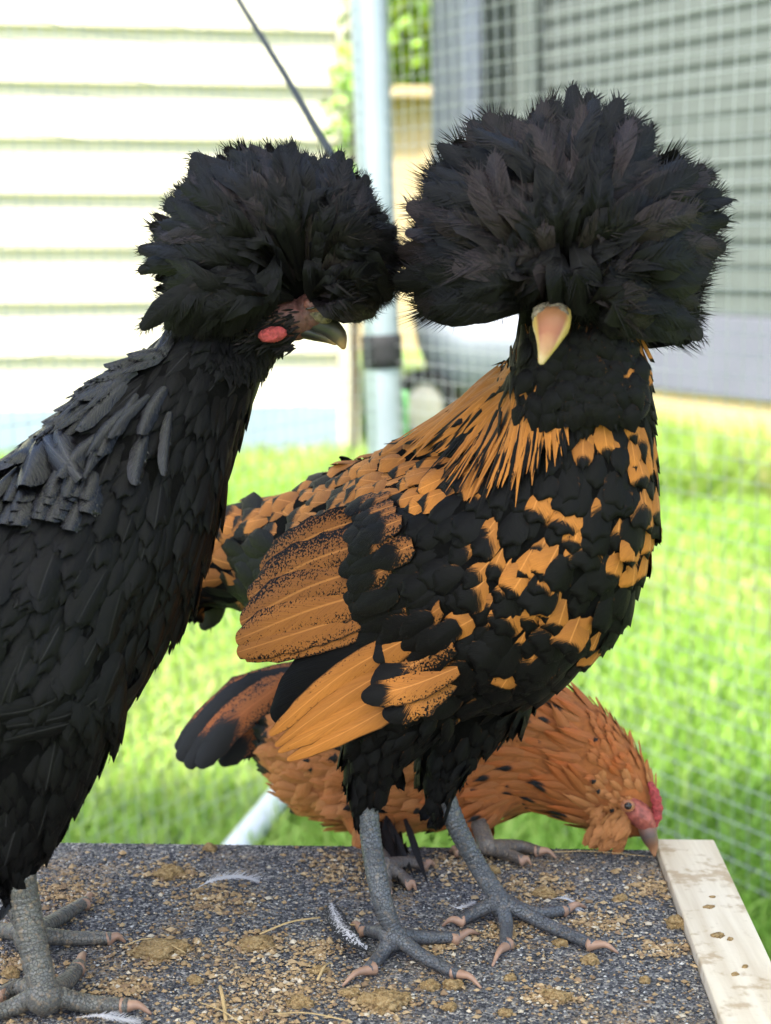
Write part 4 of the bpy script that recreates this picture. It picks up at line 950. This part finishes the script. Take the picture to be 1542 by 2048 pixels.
    cp.build('crest', M['crest'], hen)
    # face
    fc = [ellipsoid(P(565, 640, .722), (R, U, F), (.021, .0105, .012), noise=.015), ellipsoid(P(625, 628, .722), (R, U, F), (.011, .010, .011), noise=.015)]
    V, Fc = merge(fc); obj('face', mesh_np('face', V, Fc, M['skin_dark']), hen)
    fb = Plumage()
    for k in range(240):
        x, y = rng.uniform(480, 600), rng.uniform(612, 700); s_ = P(x, y, .7095 + abs(y - 640) * .0001); tp = s_ + (R * -.9 - U * .35 + rng.normal(0, .2, 3)) * .006
        fb.strip(catmull([s_, (s_ + tp) / 2 - F * .0008, tp], 4), -F, .0011, LANCE, (1, rng.random(), 0, 0), fringe=2, cols=3)
    fb.build('face_bristles', M['crest'], hen)
    V, q, tt = ellipsoid(P(545, 669, .708), (nrm(R + U * .15), nrm(U - R * .15), F), (.0066, .0036, .0022), 24, 14, .05); obj('wattle', mesh_np('wattle', V, q, M['skin']), hen)
    V, q, tt = ellipsoid(P(628, 612, .7125), (nrm(R - U * .3), nrm(U + R * .3), F), (.0052, .0036, .003), 20, 12, .02); ey_ = obj('eyelid', mesh_np('eyelid', V, q, M['lid']), hen)
    V, Fc = merge([tube(catmull([P(612, 618, .7090), P(628, 615, .7086), P(645, 606, .7090)], 10), .0006, 6)]); obj('eye_slit', mesh_np('eye_slit', V, Fc, M['eye']), ey_)
    # beak: upper mandible hooks over the lower one
    path = catmull([P(588, 630, .722), P(620, 640, .721), P(655, 655, .72), P(678, 675, .72), P(688, 697, .72)], 16); h = np.interp(np.linspace(0, 1, 16), [0, .4, .75, 1], [.0062, .0064, .0042, .0010]); w = np.interp(np.linspace(0, 1, 16), [0, .4, .75, 1], [.008, .0068, .004, .0010])
    V, Fc, UV = loft(path, w, h, F); bk_ = obj('upper_beak', mesh_np('upper_beak', V, Fc, M['beak_black'], True, {'fuv': ('FLOAT_VECTOR', UV)}), hen)
    path = catmull([P(560, 662, .722), P(605, 664, .721), P(645, 675, .72), P(672, 688, .72)], 12); h = np.interp(np.linspace(0, 1, 12), [0, .5, 1], [.0032, .0030, .0008]); V, Fc, UV = loft(path, np.interp(np.linspace(0, 1, 12), [0, .5, 1], [.0075, .0058, .001]), h, F); obj('lower_beak', mesh_np('lower_beak', V, Fc, M['beak_black'], True, {'fuv': ('FLOAT_VECTOR', UV)}), hen)
    V, Fc = merge([ellipsoid(P(640, 632, .7135), (nrm(R - U * .4), nrm(U + R * .4), F), (.006, .0032, .003), noise=.04)]); obj('nostril', mesh_np('nostril', V, Fc, M['cere']), bk_)
    return hen
M['lid'] = simple('eyelid_skin', (.17, .06, .045), .5, .4, 400, .6)

# ======================= red hen pecking behind
def red_hen():
    hen = empty('red_hen', tuple(G(1000, 1700))); tag(hen, 'russet red hen with head down pecking at the lid edge', 'hen')
    main = chain([(520, 1430, .95, 35), (580, 1440, .945, 70), (665, 1500, .93, 140), (760, 1490, .915, 175), (890, 1490, .905, 172), (1010, 1485, .90, 150), (1090, 1497, .895, 132), (1150, 1525, .89, 120), (1212, 1575, .885, 95), (1258, 1612, .88, 66), (1283, 1636, .878, 42)], 56)
    yaw = P(1010, 1485, .90) - P(640, 1470, .93); yaw[2] = 0; lateral = np.cross(nrm(yaw), np.array([0, 0, 1.]))
    th1 = chain([(960, 1560, .89, 85), (955, 1620, .885, 50), (955, 1650, .88, 26)], 8)
    th2 = chain([(740, 1580, .90, 80), (735, 1640, .895, 50), (745, 1680, .89, 24)], 8)
    V, T = body_mesh([main, th1, th2], lateral, .72); bd = Body(V, T, [main, th1, th2], [-1, 1, 1])
    legs = []; claws = []; a1 = G(975, 1694, .011); a2 = G(770, 1730, .011)
    legs.append(scaly([P(955, 1640, .88), (P(955, 1640, .88) + a1) / 2, a1], .0062, .006)); legs.append(scaly([P(742, 1660, .89), P(755, 1700, .875), a2], .006, .006))
    foot(legs, claws, a1, [[(1035, 1692), (1080, 1702), (1112, 1716)], [(1010, 1705), (1045, 1720), (1062, 1730)], [(940, 1700), (915, 1702), (900, 1704)]], .005)
    foot(legs, claws, a2, [[(800, 1750), (820, 1768), (832, 1780)], [(815, 1725), (850, 1730), (870, 1732)], [(770, 1760), (772, 1782), (772, 1795)]], .005)
    body_object('body', V, T, legs, [M['underfox'], M['shank_r']], hen)
    for c in claws: obj('claw', mesh_np('claw', c[0], [c[1], c[2]], M['claw']), hen)
    pl = Plumage()
    def spacing(p):
        px, py, d = proj(p); s = np.full(len(px), .0058); s[px > 1000] = .0050; s[px > 1200] = .0038; return s
    p, n = bd.sample(spacing, 45000); d, which, par = bd.flow(p, n); px, py, dd = proj(p)
    ok = ~((px > 1280) & (py > 1595)); p, n, d, px, py = (x[ok] for x in (p, n, d, px, py))
    rd = rng.random(len(p)); mid = (px > 900) & (px < 1110)
    r = np.where(px < 560, 1.4, np.where(mid | ((px < 1185) & (px > 1000)), np.where(rd < .34, .42, 0), np.where(rd < .09, .25, 0)))
    a = np.where(px < 900, .55 + .4 * rng.random(len(p)), .35 * rng.random(len(p)) ** 2); a = np.where((px > 1190) & (py > 1570), .9, a); g = rng.random(len(p)) * .6
    def L_(m, L, W, shape, **k): lay(pl, p[m], d[m], n[m], L, W, shape, FPA(m.sum(), r[m], g[m], 0, a[m]), **k)
    hd = px > 1200; nk = (px > 1000) & ~hd; L_(~(hd | nk), .022, .0095, 'fluff', lift=.2, yaw=.3); L_(nk, .026, .006, 'lance', lift=.2, yaw=.2); L_(hd, .012, .0045, 'fluff', lift=.3, yaw=.3)
    for k in range(40):      # beard tufts
        x, y = rng.uniform(1185, 1265), rng.uniform(1600, 1675); s_, n_ = bd.surf(x, y, .88); tp = s_ + np.array([-.008, -.003, -.012]) * rng.uniform(.6, 1.3) + rng.normal(0, .002, 3); pl.strip(catmull([s_, (s_ + tp) / 2 - F * .003, tp], 5), nrm(-F + rng.normal(0, .3, 3)), .006, BROAD, (0, rng.random(), 0, 1), fringe=14)
    for k in range(46):      # dark stringy feathers on the far leg
        x = rng.normal(762, 28); b_ = P(x, rng.uniform(1630, 1690), .885); tp = G(x + rng.normal(22, 22), rng.uniform(1700, 1785), .003); pl.strip(catmull([b_, (b_ + tp) / 2, tp], 6), nrm(-F + rng.normal(0, .4, 3)), .0045, LANCE, (1.6, rng.random() * .5, 0, 0), fringe=8)
    pl.build('plumage', M['fox'], hen)
    for i, (b_, m_, tp, w, bl) in enumerate([((560, 1370), (470, 1440), (395, 1535), 62, .55), ((575, 1355), (470, 1420), (372, 1535), 64, .3), ((585, 1345), (465, 1400), (355, 1520), 66, 1.6), ((590, 1335), (470, 1385), (352, 1500), 58, .25), ((600, 1390), (500, 1470), (440, 1530), 54, .5), ((610, 1400), (520, 1470), (475, 1515), 50, .35), ((620, 1400), (550, 1465), (512, 1500), 50, 1.6), ((600, 1330), (480, 1380), (362, 1475), 50, 1.6)]):
        q = Plumage(); q.strip(catmull([P(*b_, .93 + .004 * i), P(*m_, .925 + .003 * i), P(*tp, .925 + .003 * i)], 14), nrm(-F + U * .4), w * .93 / FPX, FLIGHT, (bl, .3, .35, .2), fringe=20, cols=7, camber=.25); q.build('tail_feather', M['fox'], hen, None)
    # face, comb, eye, beak
    V, Fc = merge([ellipsoid(P(1278, 1628, .868), (nrm(R - U * .9), nrm(U + R * .9), F), (.0125, .0070, .010), noise=.03)]); obj('face', mesh_np('face', V, Fc, M['skin_r']), hen)
    cpath = catmull([P(1300, 1565, .866), P(1310, 1590, .864), P(1315, 1620, .864), P(1310, 1652, .864)], 18); rr = np.interp(np.linspace(0, 1, 18), [0, .3, .8, 1], [.0014, .0030, .0030, .0016]) * (1 + .15 * np.sin(np.arange(18) * 1.9)); V, Fc = merge([tube(cpath, rr, 12, .8)]); obj('comb', mesh_np('comb', V, Fc, M['skin']), hen)
    V, q, tt = ellipsoid(P(1255, 1612, .8575), (R, U, F), (.0042, .0036, .003), 18, 12); er = obj('eye_ring', mesh_np('eye_ring', V, q, M['eye_ring']), hen)
    V, q, tt = ellipsoid(P(1256, 1612, .8555), (R, U, F), (.0023, .0022, .0018), 16, 10); obj('eye', mesh_np('eye', V, q, M['eye']), er)
    path = catmull([P(1293, 1645, .868), P(1298, 1670, .866), P(1306, 1692, .866), G(1309, 1712, .003)], 12); w = np.interp(np.linspace(0, 1, 12), [0, .5, 1], [.0065, .0048, .001]); V, Fc, UV = loft(path, w, w * .9, F); obj('beak', mesh_np('beak', V, Fc, M['beak_fox'], True, {'fuv': ('FLOAT_VECTOR', UV)}), hen)
    return hen
M['skin_r'] = simple('rosy_face_skin', (.30, .075, .055), .6, .4, 300, .6)

gold_hen(); black_hen(); red_hen()

# ------------------------------------------------------------------ loose feathers on the lid
def loose(pts, width, mat, fp, label, z=.004, fr=24, frlen=.3, prof=FLIGHT, downy=False):
    q = Plumage(); pth = catmull([G(x, y, z + .006 * math.sin(i * 1.3)) for i, (x, y) in enumerate(pts)], 12); (q.plume(pth, np.array([0, -.3, 1.0]), width, prof, fp, nb=40, core=.25, droop=-.3) if downy else q.strip(pth, np.array([0, -.3, 1.0]), width, prof, fp, fringe=fr, frlen=frlen)); return tag(q.build('loose_feather', mat, None, None), label, 'feather')
M['down'] = feather_mat('white_down', (.8, .76, .76), deep=(.7, .66, .67), rough=.8)
loose([(735, 1895), (700, 1870), (675, 1840), (662, 1805)], .010, M['down'], (0, .3, .75, 1), 'small barred brown and white feather beside the gold hen foot', .006)
for pts, w, l in [([(395, 1775), (430, 1758), (480, 1752), (530, 1765)], .014, 'pale lilac downy feather lying flat on the felt behind the clumps'), ([(1095, 1800), (1120, 1795), (1140, 1800), (1165, 1830)], .009, 'white down tuft caught beside the gold hen outer toe'), ([(150, 2035), (200, 2030), (240, 2036), (290, 2046)], .011, 'whitish fluffy feather under the black hen front toe'), ([(890, 1805), (915, 1815), (935, 1810), (955, 1800)], .007, 'wispy white down behind the gold hen hind toe')]:
    loose(pts, w, M['down'], (0, .2, 0, .6), l, .003, 60, .6, BROAD, True)
